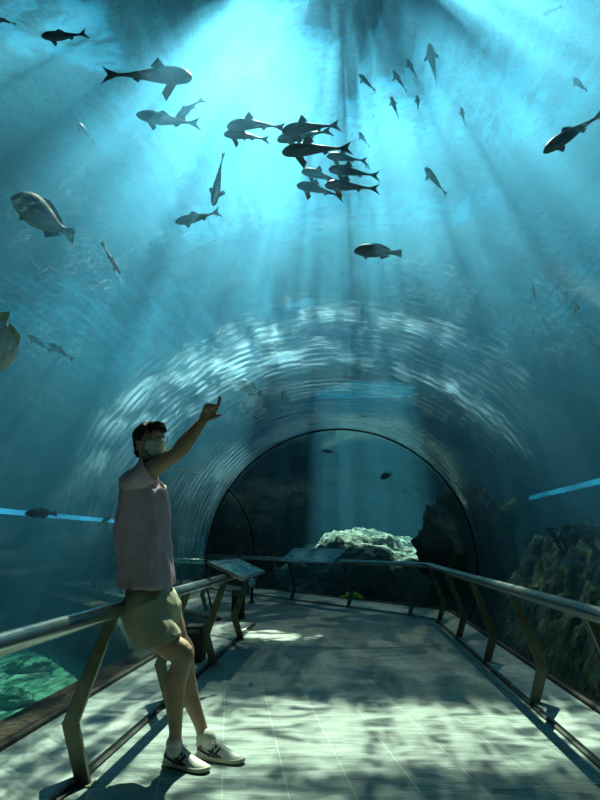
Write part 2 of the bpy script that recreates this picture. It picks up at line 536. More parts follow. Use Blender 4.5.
# tank bed
def heightfield(name, x0, x1, y0, y1, nx, ny, fn, mat):
    vs, fs = [], []
    for j in range(ny + 1):
        for i in range(nx + 1):
            x = x0 + (x1 - x0) * i / nx; y = y0 + (y1 - y0) * j / ny
            vs.append(fn(x, y))
    for j in range(ny):
        for i in range(nx):
            a = j * (nx + 1) + i
            fs.append((a, a + 1, a + nx + 2, a + nx + 1))
    return link(name, mesh(vs, fs), mat)
bed = heightfield('ground', TANK_X0, TANK_X1, TANK_Y0, TANK_Y1, 120, 140,
                  lambda x, y: (x, y, TANK_Z0 + 0.12 + 0.1 * noise.noise((x * 0.7, y * 0.7, 3)) + 0.05 * noise.noise((x * 3, y * 3, 1))), M_SAND)
tag(bed, 'green lit sandy bed of the tank', None, None, 'structure')

# ------------------------------------------------------------------ walkway
def poly_plate(pts, z0, z1):
    return MB().prism([(x, y, z0) for x, y in pts], (0, 0, z1 - z0))

def along(off_near, off_far=None, y0=TANK_Y0 + 0.02):
    """a line running beside the axis at offset off through the bend"""
    o = off_near; o2 = off_near if off_far is None else off_far
    p_end = MITRE + D2 * LEG2 + N2 * o2
    return [(TCX + o, y0), (TCX + o, MITRE.y + 0.364 * o), (p_end.x, p_end.y)]

IN_R, IN_L = 1.31 - TCX, -1.33 - TCX       # kerb offsets from the axis
BASE = math.sqrt(TR ** 2 - TCZ ** 2)
fl = along(BASE - 0.02)
fr_ = along(-BASE + 0.02)
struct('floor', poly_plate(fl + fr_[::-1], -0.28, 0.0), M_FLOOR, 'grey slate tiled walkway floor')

FAR_OFF = 0.93                              # offset of the far railing from the axis of the second leg
def far_pt(s, off=FAR_OFF):
    return MITRE + D2 * s + N2 * off
KZ = 0.035
# right ledge then the sill of the second leg
c0 = (1.31, TANK_Y0 + 0.02); c1 = (1.31, 9.62)
f0, f1 = far_pt(-0.68, FAR_OFF), far_pt(LEG2 - 0.2, FAR_OFF + 0.0)
o0 = along(BASE - 0.03)
struct('trim_1', poly_plate([c0, c1, (f0.x, f0.y), (f1.x, f1.y), o0[2], o0[1], o0[0]], 0.0, KZ), M_LEDGE, 'pale stone ledge under the right railing', False, 0.004)
struct('trim_2', poly_plate([(-1.35, TANK_Y0 + 0.02), (-1.35, 8.95), (-1.95, 9.02), (-1.95, TANK_Y0 + 0.02)], 0.0, KZ), M_LEDGE, 'pale stone ledge under the left railing', False, 0.004)
struct('trim_3', poly_plate([(1.285, TANK_Y0 + 0.02), (1.285, 9.62), (1.31, 9.62), (1.31, TANK_Y0 + 0.02)], 0.0, 0.012), M_GAP, 'dark joint along the right ledge')
struct('trim_4', poly_plate([(-1.35, TANK_Y0 + 0.02), (-1.35, 8.95), (-1.32, 8.95), (-1.32, TANK_Y0 + 0.02)], 0.0, 0.012), M_GAP, 'dark joint along the left ledge')
# dark seal where the acrylic meets the ledge
gl = MB()
for s in (1, -1):
    a = along(s * (BASE - 0.035))
    gl.tube([(x, y, 0.03) for x, y in a], 0.035, 8)
struct('trim_5', gl, M_RING, 'black seal where the acrylic meets the ledge', True)
# plinth that carries the tunnel
pl = along(BASE + 0.08); pr = along(-BASE - 0.55)
struct('trim_6', poly_plate(pl + pr[::-1], TANK_Z0, -0.10), M_ROCKB, 'brown encrusted plinth carrying the tunnel', False, 0.02)

# joint ribs
def rib(name, label, centre, right, radius=0.028):
    pts = []
    for u, z in sections(TR - 0.01, 0.03, 64): pts.append(centre + right * u + Vector((0, 0, z)))
    m = MB().tube(pts, [(0.03, 0.014)] * len(pts), 8, side=right.cross(Vector((0, 0, 1))))
    return struct(name, m, M_RING, label, True)
rib('trim_7', 'black joint rib framing the tunnel arch ahead', Vector((TCX, RING_Y, 0)), Vector((1, 0, 0)))
rib('trim_8', 'black joint rib further round the bend', MITRE + D2 * 6.0, N2)
end = MITRE + D2 * (LEG2 - 0.05)
prof = [end + N2 * u + Vector((0, 0, z)) for u, z in sections(TR + 0.03, 0.0, 40)]
struct('wall_end', MB().prism(prof, D2 * 0.05), M_TANK, 'dark end of the tunnel round the bend')
prof = [Vector((TCX + u, TANK_Y0 + 0.03, z)) for u, z in sections(TR + 0.03, 0.0, 40)]
struct('wall_entrance', MB().prism(prof, (0, 0.05, 0)), M_TANK, 'tunnel entrance wall behind the viewer')
# reflection lines put in as glowing strips
struct('trim_9', MB().box((-6.06, 3, 1.63), (-6.0, 15.6, 1.72)), M_GLOW_STRIP, 'thin glowing cyan strip added as a reflection line low on the left')
struct('trim_10', MB().box((7.0, 3, 2.72), (7.06, 24, 2.87)), M_GLOW_STRIP, 'thin glowing cyan strip added as a reflection line on the right')

# ------------------------------------------------------------------ railings
def post_mesh(base, inward, m_axis, h=0.78):
    """zigzag flat bar: leans out to the bend, then in to the rail"""
    w, t = 0.045, 0.015
    prof = [(-w * 0.8, 0), (w * 0.8, 0), (w * 0.9 - 0.09, 0.27), (0.09 + w * 0.6, h), (0.09 - w * 0.7, h), (-0.09 - w * 0.9, 0.27)]
    m = MB()
    m.prism([base + inward * u + Vector((0, 0, z)) - m_axis * t for u, z in prof], m_axis * (2 * t))
    return m

def foot_plate(base, inward, ax):
    c = base
    mt = Matrix((inward, ax, Vector((0, 0, 1)))).transposed().to_4x4(); mt.translation = c
    return MB().box((-0.06, -0.04, 0), (0.06, 0.04, 0.008), mt)

def railing(name, label, line, posts):
    """line: rail axis points; posts: (base, inward, along)"""
    m = MB().tube(line, 0.04, 20)
    root = m.build(name, M_STEEL, None, True)
    tag(root, label, 'railing', 'railings of the walkway')
    for b, i, a in posts:
        p = post_mesh(b, i, a).build('post', M_POST, root, False, 0.003)
        foot_plate(b, i, a).build('foot_plate', M_POST, p, False, 0.002)
    return root

YV, XV = Vector((0, 1, 0)), Vector((1, 0, 0))
RZ = 0.80
right_line = [Vector((1.22, y, RZ)) for y in (-3.2, 0, 3, 6, 9.1, 9.45)]
right_line += [Vector((1.16, 9.80, RZ))] + [far_pt(s, FAR_OFF - 0.06) + Vector((0, 0, RZ)) for s in (-0.55, -0.2, 1, 3, 6, 9, 12)]
rposts = [(Vector((1.305, y, 0)), -XV, YV) for y in (-1.2, 0.3, 1.8, 3.3, 4.8, 6.31, 7.82, 9.4)]
for s in (-0.58, 0.95, 2.74, 4.5, 6.3, 8.1):
    rposts.append((far_pt(s, FAR_OFF + 0.02), -N2, D2))
railing('handrail', 'long steel handrail on zigzag posts curving along the right side and across the far end', right_line, rposts)
left_line = [Vector((-1.22, y, RZ)) for y in (-3.2, 0, 3, 5, 7.75)]
lposts = [(Vector((-1.30, y, 0)), XV, YV) for y in (-1.3, 0.2, 1.7, 3.18, 4.65, 6.11, 7.62)]
railing('handrail', 'steel handrail on zigzag posts at the left, the one the man leans on', left_line, lposts)
# rail of the second leg's left side, seen beyond the sign
l2 = [MITRE + D2 * s - N2 * 1.25 + Vector((0, 0, RZ)) for s in (1.8, 4, 8, 12)]
p2 = [(MITRE + D2 * s - N2 * 1.34, N2, D2) for s in (2.0, 4.1, 6.2, 8.2)]
railing('handrail', 'short stretch of steel handrail beyond the arch, round the bend to the left', l2, p2)

# ------------------------------------------------------------------ info boards
def mat_board():
    N = Nodes('board_print')
    v = N.n('TexCoord').outputs['Object']
    n1 = N.noise(v, 6, 4, 0.6, 1.0)
    c = N.mix(N.mapr(n1, 0.45, 0.6), (0.10, 0.34, 0.42), (0.22, 0.50, 0.58))
    return N.end(N.bsdf(c, 0.3, 0, None, 0.5))
M_BOARD = mat_board()
M_PRINT = plain('board_ink', (0.03, 0.09, 0.12), 0.5)
M_PRINTP = plain('board_pale_ink', (0.5, 0.68, 0.7), 0.5)

def info_board(label, c, u, v, w, h):
    """panel centred at c, u along its long edge, v up its slope, w x h"""
    u = u.normalized(); v = (v - u * v.dot(u)).normalized(); n = u.cross(v)
    if n.z < 0: n = -n; u = -u
    mt = Matrix((u, v, n)).transposed().to_4x4(); mt.translation = c
    root = bpy.data.objects.new('information_board', None); COL.objects.link(root)
    root.matrix_world = mt
    tag(root, label, 'sign', 'information boards on the railing')
    MB().box((-w / 2, -h / 2, -0.03), (w / 2, h / 2, 0)).build('frame', M_STEEL, root, False, 0.006)
    f = MB().box((-w / 2 + .03, -h / 2 + .03, 0), (w / 2 - .03, h / 2 - .03, 0.003)).build('panel', M_BOARD, root)
    ink = MB()
    rnd = random.Random(3)
    for k in range(9):                                   # rows of small unreadable type along the top
        x = -w / 2 + 0.07 + k * w * 0.055
        MB().box((x, h / 2 - 0.10, 0.003), (x + w * 0.035, h / 2 - 0.07, 0.005)).build('printed_word', M_PRINT, f)
    for k in range(5):                                   # fish pictures on the panel
        x, y = -w / 2 + w * (0.16 + 0.17 * k), rnd.uniform(-0.08, 0.05)
        L = w * rnd.uniform(0.05, 0.09)
        pic = MB().prism([(x - L / 2, y, .003), (x - L / 4, y - L * .22, .003), (x + L * .2, y - L * .15, .003), (x + L / 2, y - L * .25, .003), (x + L * .42, y, .003),
                          (x + L / 2, y + L * .25, .003), (x + L * .2, y + L * .15, .003), (x - L / 4, y + L * .22, .003)], (0, 0, .002))
        pic.build('printed_fish', M_PRINT if k % 2 == 0 else M_PRINTP, f)
    for s in (-1, 1):
        b = MB().box((s * w * 0.42 - 0.02, -0.03, -0.10), (s * w * 0.42 + 0.02, 0.03, -0.03))
        b.build('bracket', M_POST, root, False)
    return root
info_board('tilted information board at the end of the left railing, beside the pointing man', Vector((-1.20, 6.85, 0.88)), YV, Vector((-0.85, 0, 0.38)), 1.55, 0.40)
fc = far_pt(2.0, FAR_OFF - 0.08) + Vector((0, 0, 0.88))
d_b = on_y(283, 556, 12.8) - on_y(344, 557, 11.35)
info_board('wide information board on the far railing, seen through the arch', far_pt(1.98, FAR_OFF - .02) + Vector((0, 0, 0.90)), D2, (N2 * 0.8 + Vector((0, 0, 0.55))), 1.75, 0.44)

# small things on the left ledge and past its end
bx = MB().prism([(-1.60, 6.0, KZ), (-1.40, 6.0, KZ), (-1.42, 6.0, 0.36), (-1.57, 6.0, 0.36)], (0, 0.22, 0)).build('floor_box', M_BLACK, None, False, 0.008)
tag(bx, 'small black box standing on the ledge behind a left railing post', 'box')
MB().box((-1.56, 5.992, 0.30), (-1.43, 5.999, 0.335)).build('lid_lip', M_POST, bx)
gp = on_y(252, 583, 12.2)
gl_ = bpy.data.objects.new('globe_light', None); COL.objects.link(gl_)
tag(gl_, 'small white globe light on a short dark post beyond the left board', 'lamp')
MB().ball(gp, (0.07, 0.07, 0.085)).build('globe', plain('opal_glass', (0.7, 0.85, 0.85), 0.3), gl_, True)
MB().tube([(gp.x, gp.y, 0), (gp.x, gp.y, gp.z - 0.07)], 0.03, 12).build('short_post', M_BLACK, gl_, True)
MB().tube([(gp.x, gp.y, 0), (gp.x, gp.y, 0.02)], 0.07, 16).build('base', M_BLACK, gl_, True)
bb = MB().box((-1.80, 9.6, 0.0), (-1.62, 9.8, 0.42)).build('floor_box', M_BLACK, None, False, 0.01)
tag(bb, 'dark upright box on the floor just past the end of the left ledge', 'box')
MB().box((-1.78, 9.594, 0.34), (-1.64, 9.6, 0.39)).build('lid_lip', M_POST, bb)

# ------------------------------------------------------------------ rocks
def rock(name, label, c, r, mat, seed, rough=0.35, sub=5, cat='rock', group=None, flat=None, fq=1.1):
    bm = bmesh.new()
    bmesh.ops.create_icosphere(bm, subdivisions=sub, radius=1)
    for v in bm.verts:
        d = v.co.normalized()
        q = d * fq + Vector((seed * 7.3, seed * 1.7, 0))
        s = 1 + rough * noise.noise(q * 1.3) + rough * 0.6 * noise.noise(q * 3.1) + rough * 0.35 * abs(noise.noise(q * 7.3)) + rough * 0.22 * noise.noise(q * 17) + rough * 0.12 * noise.noise(q * 37)
        v.co = Vector((d.x * r[0], d.y * r[1], d.z * r[2])) * s
    me = bpy.data.meshes.new(name); bm.to_mesh(me); bm.free()
    o = link(name, me, mat)
    o.location = c
    return tag(o, label, cat, group)

def bank(x, y):
    t = max(0, min(1, (x - 2.15) / 1.15))
    fade = max(0, min(1, (12.5 - y) / 1.1)) * max(0, min(1, (y + 3) / 2))
    top = 1.02 + 0.2 * noise.noise((x * 0.8, y * 0.8, 5))
    z = -1.0 + (top + 1.0) * (t ** 0.75) * fade - 0.25 * max(0, x - 4.2)
    n1 = noise.noise((x * 1.4, y * 1.4, 2)); n2 = abs(noise.noise((x * 3.7, y * 3.7, z * 2))); n3 = noise.noise((x * 9, y * 9, 4))
    n4 = noise.noise((x * 21, y * 21, 8))
    k = 0.3 + 0.7 * t
    z += k * (0.38 * n1 + 0.42 * n2 + 0.14 * n3 + 0.05 * n4)
    return (x + 0.18 * noise.noise((y * 2, x * 2, 7)) * t, y + 0.12 * n3, z)
bk = heightfield('reef_bank', 2.05, 6.5, -2.5, 13.0, 170, 420, bank, M_ROCKD)
tag(bk, 'long dark reef bank with green growth rising right of the walkway', 'rock')

rock('reef_outcrop', 'tall dark rounded reef outcrop behind the right side of the arch', (2.55, 13.2, 0.55), (0.85, 0.85, 1.5), M_ROCKD, 2, 0.42, 6, group='dark reef rocks', fq=1.6)
rock('boulder', 'broad pale sunlit boulder seen through the arch', (0.65, 17.6, 0.12), (2.4, 2.5, 1.3), M_ROCKP, 4, 0.22, 6)
rock('reef_rock', 'wide dark reef mound at the left inside the arch', (-3.2, 22.8, 0.5), (2.1, 1.4, 2.3), M_ROCKD, 5, 0.5, 6, group='dark reef rocks', fq=1.5)
rock('reef_rock', 'dark reef mound behind the pale boulder', (1.9, 23.6, 0.4), (2.0, 1.2, 2.0), M_ROCKD, 6, 0.5, 6, group='dark reef rocks', fq=1.5)
#rock('reef_rock', 'low dark reef rock between the pale boulder and the tall outcrop', (2.3, 15.4, 0.1), (1.5, 1.0, 0.9), M_ROCKD, 7, 0.5, 5, group='dark reef rocks')
rock('reef_rock', 'flat brownish reef shelf in front of the left mound', (-3.0, 19.2, 0.0), (0.75, 0.6, 0.8), M_ROCKB, 8, 0.5, 5, group='dark reef rocks')
rnd = random.Random(11)
spots = []
for _ in range(4000):
    if len(spots) == 15: break
    off, r = rnd.uniform(2.7, 4.8), rnd.uniform(0.2, 0.42)
    p = far_pt(rnd.uniform(0.4, 10.5), off)
    if (p - Vector((2.55, 13.2, 0))).length < 2.0 or (p - Vector((0.85, 17.6, 0))).length < 2.9 or off - r * 1.4 < 2.2: continue
    if any((p - q).length < (r + q_r) * 1.15 for q, q_r in spots): continue
    spots.append((p, r))
spots.sort(key=lambda t: t[0].x / t[0].y)
NTH = ['leftmost', 'second', 'third', 'fourth', 'fifth', 'sixth', 'seventh', 'eighth', 'ninth', 'tenth', 'eleventh', 'twelfth', 'thirteenth', 'fourteenth', 'rightmost']
for i, (p, r) in enumerate(spots):
    br = i % 3 == 0
    w = ('brown' if br else 'dark') + ' lump of reef rubble behind the far railing, ' + ((NTH[i] if i < len(spots) - 1 else 'rightmost') + (' of the row' if i in (0, len(spots) - 1) else ' from the left'))
    rock('rubble_rock', w, (p.x, p.y, -0.45 + rnd.uniform(-0.1, 0.45)), (r * 1.2, r, r * 0.95), M_ROCKB if br else M_ROCKD, 20 + i, 0.45, 4, 'rock', 'rubble behind the far railing')
rock('coral_head', 'small yellow green coral lump low behind the far railing', on_y(352, 601, 12.9), (0.22, 0.2, 0.16), plain('yellow_coral', (0.55, 0.62, 0.06), 0.8), 50, 0.5, 4, 'coral')
# rocks on the bed at the left
for i, (px, py, z, r) in enumerate([(70, 640, -1.1, .35), (28, 668, -1.15, .28), (95, 690, -1.1, .2), (8, 700, -1.1, .25), (60, 716, -1.1, .22)]):
    p = on_z(px, py, z)
    rock('bed_rock', ['far', 'long', 'small', 'edge', 'near'][i] and
         ['pale stone lying farthest out on the sandy bed left of the rail', 'pale stone on the sandy bed at the left edge of the view', 'small stone on the sandy bed just left of the front left post',
          'stone on the green bed at the very left under the handrail', 'stone on the green bed nearest to the left ledge'][i],
         p, (r * 1.5, r, r * 0.6), M_SAND, 70 + i, 0.4, 4, group='stones on the left bed')

def coral(label, base, h, n, seed, spread=0.5):
    rnd = random.Random(seed)
    m = MB()
    def grow(p, d, L, r, depth):
        q = p + d * L
        mid = p.lerp(q, 0.5) + Vector((rnd.uniform(-1, 1), rnd.uniform(-1, 1), 0)) * L * 0.08
        m.tube([p, mid, q], [r, r * 0.85, r * 0.6], 6)
        if depth:
            for _ in range(3):
                nd = (d + Vector((rnd.uniform(-1, 1), rnd.uniform(-1, 1), rnd.uniform(-0.2, 0.7))) * 0.75).normalized()
                grow(q, nd, L * 0.68, r * 0.6, depth - 1)
    for k in range(n):
        a = 2 * math.pi * k / n + rnd.uniform(-.3, .3)
        d = Vector((math.cos(a) * spread, math.sin(a) * spread, 1)).normalized()
        grow(base + Vector((d.x, d.y, 0)) * 0.05, d, h * 0.42, h * 0.07, 3)
    o = m.build('branching_coral', M_CORAL, None, True, 0, False)
    return tag(o, label, 'coral', 'branching corals on the reef')
def on_bank(x, y): return Vector((x, y, bank(x, y)[2] - 0.08))
coral('dark branching coral on the reef bank, left one of the tall pair on its crest', on_bank(3.3, 9.6), 0.48, 6, 1, 0.6)
coral('dark branching coral on the reef bank crest closest to the right edge', on_bank(3.35, 8.5), 0.42, 7, 2, 0.8)
coral('thin dark branching coral at the left end of the reef bank crest', on_bank(3.2, 11.0), 0.42, 3, 3, 0.4)
coral('small coral tuft at the left side of the tall dark outcrop', Vector((1.95, 12.7, 0.9)), 0.35, 5, 4, 0.9)
coral('small coral tuft on top of the tall dark outcrop', Vector((2.6, 12.9, 1.95)), 0.35, 5, 5, 0.9)

# ------------------------------------------------------------------ fish
def fish_mat(name, back, belly, rough=0.45, stripe=None):
    N = Nodes(name)
    v = N.n('TexCoord').outputs['Object']
    sp = N.n('SeparateXYZ', Vector=v)
    n1 = N.noise(v, 14, 4, 0.6)
    t = N.math('ADD', sp.outputs[2], N.math('MULTIPLY', N.math('SUBTRACT', n1, 0.5), 0.08))
    c = N.mix(N.mapr(t, -0.06, 0.04), belly, back)
    sc = N.n('TexVoronoi', Vector=v, Scale=60).outputs[0]
    if stripe:
        c = N.mix(N.math('MULTIPLY', N.mapr(sp.outputs[2], 0.0, 0.03), N.mapr(sp.outputs[2], 0.08, 0.05)), c, stripe)
    return N.end(N.bsdf(c, rough, 0.0, N.bump(sc, 0.2, 0.01), 0.5))
F_DARK = fish_mat('slate_fish', (0.03, 0.06, 0.08), (0.10, 0.17, 0.20))
F_GREY = fish_mat('grey_fish', (0.06, 0.14, 0.18), (0.30, 0.45, 0.48))
F_GROUP = fish_mat('grouper_skin', (0.05, 0.08, 0.07), (0.22, 0.30, 0.26), 0.7)
F_SILV = fish_mat('silver_fish', (0.8, 0.88, 0.9), (0.92, 0.95, 0.95), 0.3)
F_YEL = fish_mat('yellow_back_fish', (0.85, 0.9, 0.85), (0.92, 0.95, 0.92), 0.35)
F_FIN = plain('fin_membrane', (0.05, 0.09, 0.11), 0.6, 0, 0.3, 30)
F_FINR = plain('warm_fin', (0.22, 0.17, 0.13), 0.6, 0, 0.3, 30)
F_FINY = plain('yellow_fin', (0.65, 0.6, 0.08), 0.6, 0, 0.2, 30)
F_EYE = plain('fish_eye', (0.01, 0.01, 0.01), 0.15, 0, 0.0, 5, 0, 0.8)

PROF = {  # x along the body from snout 0 to tail root 1: (x, half height, half width, centre z)
    'slim': [(0, .012, .012, -.01), (.05, .048, .045, -.008), (.14, .078, .070, 0), (.28, .098, .080, 0), (.45, .092, .070, 0), (.62, .068, .050, .004), (.78, .040, .028, .008), (.9, .024, .014, .01), (1, .028, .008, .01)],
    'shark': [(0, .016, .022, -.02), (.04, .045, .062, -.014), (.12, .070, .092, -.004), (.26, .092, .092, .002), (.42, .085, .074, .004), (.6, .060, .050, .006), (.78, .036, .026, .008), (.9, .022, .013, .01), (1, .026, .008, .012)],
    'deep': [(0, .02, .015, -.03), (.05, .075, .045, -.02), (.15, .15, .075, 0), (.32, .215, .095, .01), (.5, .215, .085, .01), (.68, .155, .058, .01), (.84, .08, .03, .01), (.94, .055, .016, .01), (1, .065, .009, .01)],
    'stout': [(0, .02, .018, -.02), (.05, .062, .05, -.014), (.15, .105, .078, 0), (.32, .14, .09, .004), (.5, .135, .08, .004), (.68, .10, .056, .006), (.84, .06, .03, .008), (.94, .045, .016, .01), (1, .052, .009, .01)],
    'thin': [(0, .006, .006, 0), (.08, .025, .022, 0), (.25, .048, .036, 0), (.5, .050, .036, 0), (.75, .032, .022, 0), (.92, .016, .009, 0), (1, .018, .006, 0)],
}
FINS = {  # forked tail spread, dorsal [x0, x1, height, sweep], pectoral length, second dorsal/anal
    'slim': (.13, [(.38, .56, .07, .05)], .12, [(.66, .76, .045, .03)]),
    'shark': (.12, [(.33, .46, .15, .08)], .20, [(.66, .74, .05, .03)]),
    'deep': (.14, [(.22, .88, .09, .06)], .15, [(.60, .88, .09, .05)]),
    'stout': (.11, [(.25, .86, .06, .05)], .13, [(.62, .84, .06, .04)]),
    'thin': (.06, [(.5, .62, .03, .02)], .05, [(.6, .7, .02, .02)]),
}
def fin_plate(pts, th, bendf):
    """thin solid with rounded section between outline points in the x-z plane"""
    m = MB()
    c = sum((Vector(p) for p in pts), Vector()) / len(pts)
    n = len(pts)
    vs = [bendf(Vector(p)) for p in pts] + [bendf(c + Vector((0, th, 0))), bendf(c - Vector((0, th, 0)))]
    fs = []
    for i in range(n):
        j = (i + 1) % n
        fs += [(i, j, n), (j, i, n + 1)]
    return m.add(vs, fs)

def make_fish(name, label, cat, group, head, tail, dist, kind, mat, fin, curve=0.0, depth=0.0, roll=0.0, fins=True, up=None):
    """head / tail: where snout and tail tip are seen; dist metres off; depth: how much farther the tail is"""
    h = at_dist(head[0], head[1], dist)
    t = at_dist(tail[0], tail[1], dist + depth)
    L = (t - h).length
    x = (t - h).normalized()
    u = Vector(up) if up else Vector((0, 0, 1))
    if abs(u.dot(x)) > 0.93: u = Vector((1, 0, 0.2))
    z = (u - x * u.dot(x)).normalized()
    z.rotate(Quaternion(x, roll))
    y = z.cross(x)
    mt = Matrix((x, y, z)).transposed().to_4x4()
    mt.translation = (h + t) / 2
    bl = L * 0.84
    off = Vector((-L / 2, 0, 0))
    def bend(p):                       # body line curved sideways / upwards
        q = p + off
        s = q.x / L
        q = Vector((q.x, q.y + 0.35 * curve * L * (s * s - .08), q.z + curve * L * 0.75 * (0.25 - s * s) * 0.8))
        return q
    pr = spline(PROF[kind], 4)
    m = MB()
    seg = 16
    ring = []
    for (px, hh, ww, cz) in pr:
        ring.append([bend(Vector((px * bl, ww * L * math.cos(2 * math.pi * k / seg), (cz + hh * math.sin(2 * math.pi * k / seg)) * L))) for k in range(seg)])
    vs = [q for r in ring for q in r]
    fs = strip_faces(ring, True)
    fs += [tuple(range(seg)), tuple(len(vs) - seg + k for k in range(seg))[::-1]]
    m.add(vs, fs)
    o = m.build(name, mat, None, True)
    o.matrix_world = mt
    tag(o, label, cat, group)
    if not fins: 
        # far-off fish: tail kept in the same outline
        return o
    sp_, dors, pec, anal = FINS[kind]
    a, T = sp_ * L, L
    r0 = .022 * L
    cz = .01 * L
    tl = [(bl * .97, 0, cz + r0), (T * .93, 0, cz + a * .62), (T, 0, cz + a), (T * .955, 0, cz + a * .45), (T * .925, 0, cz), (T * .955, 0, cz - a * .45), (T, 0, cz - a), (T * .93, 0, cz - a * .62), (bl * .97, 0, cz - r0)]
    if kind in ('stout', 'deep'):
        tl = [(bl * .97, 0, cz + r0 * 1.8), (T * .95, 0, cz + a * .8), (T, 0, cz + a * .75), (T * 1.0, 0, cz), (T, 0, cz - a * .75), (T * .95, 0, cz - a * .8), (bl * .97, 0, cz - r0 * 1.8)]
    fin_plate(tl, .006 * L, bend).build('tail_fin', fin, o, False)
    def edge(px, s):
        for i in range(len(pr) - 1):
            if pr[i][0] <= px <= pr[i + 1][0]:
                return (pr[i][3] + s * pr[i][1] * .93) * L
        return 0
    for x0, x1, hh, sw in dors:
        n_ = 5
        lo = [(bl * (x0 + (x1 - x0) * i / n_), 0, edge(x0 + (x1 - x0) * i / n_, 1)) for i in range(n_ + 1)]
        hi = [(bl * (x0 + (x1 - x0) * (.3 + .7 * i / 3)) + sw * L, 0, edge(min(.99, x0 + (x1 - x0) * i / 3), 1) + hh * L * (1 - .75 * i / 3)) for i in range(4)]
        fin_plate(lo + hi[::-1], .006 * L, bend).build('dorsal_fin', fin, o, False)
    for x0, x1, hh, sw in anal:
        lo = [(bl * x0, 0, edge(x0, -1)), (bl * x1, 0, edge(x1, -1)), (bl * x1 + sw * L, 0, edge(x1, -1) - hh * L * .3), (bl * x0 + sw * L, 0, edge(x0, -1) - hh * L)]
        fin_plate(lo, .005 * L, bend).build('anal_fin', fin, o, False)
    for s in (1, -1):
        wy = s * .07 * L
        p = pec * L
        pts = [Vector((bl * .19, wy * .8, -.035 * L)), Vector((bl * .33, wy * .8, -.03 * L)), Vector((bl * .33 + p * .42, wy + s * p * .42, -.04 * L - p * .26)), Vector((bl * .24 + p * .62, wy + s * p * .80, -.05 * L - p * .45))]
        c = sum(pts, Vector()) / 4
        th = Vector((0, .3, .9)) * .006 * L
        mm = MB().add([bend(q) for q in pts] + [bend(c + th), bend(c - th)], [(0, 1, 4), (1, 2, 4), (2, 3, 4), (3, 0, 4), (1, 0, 5), (2, 1, 5), (3, 2, 5), (0, 3, 5)])
        mm.build('pectoral_fin', fin, o, False)
        ew = {'slim': .052, 'shark': .074, 'deep': .05, 'stout': .058, 'thin': .02}[kind]
        MB().ball(bend(Vector((bl * .085, s * ew * L * .9, .012 * L))), .012 * L, None, 8, 6).build('eye', F_EYE, o, True)
    return o

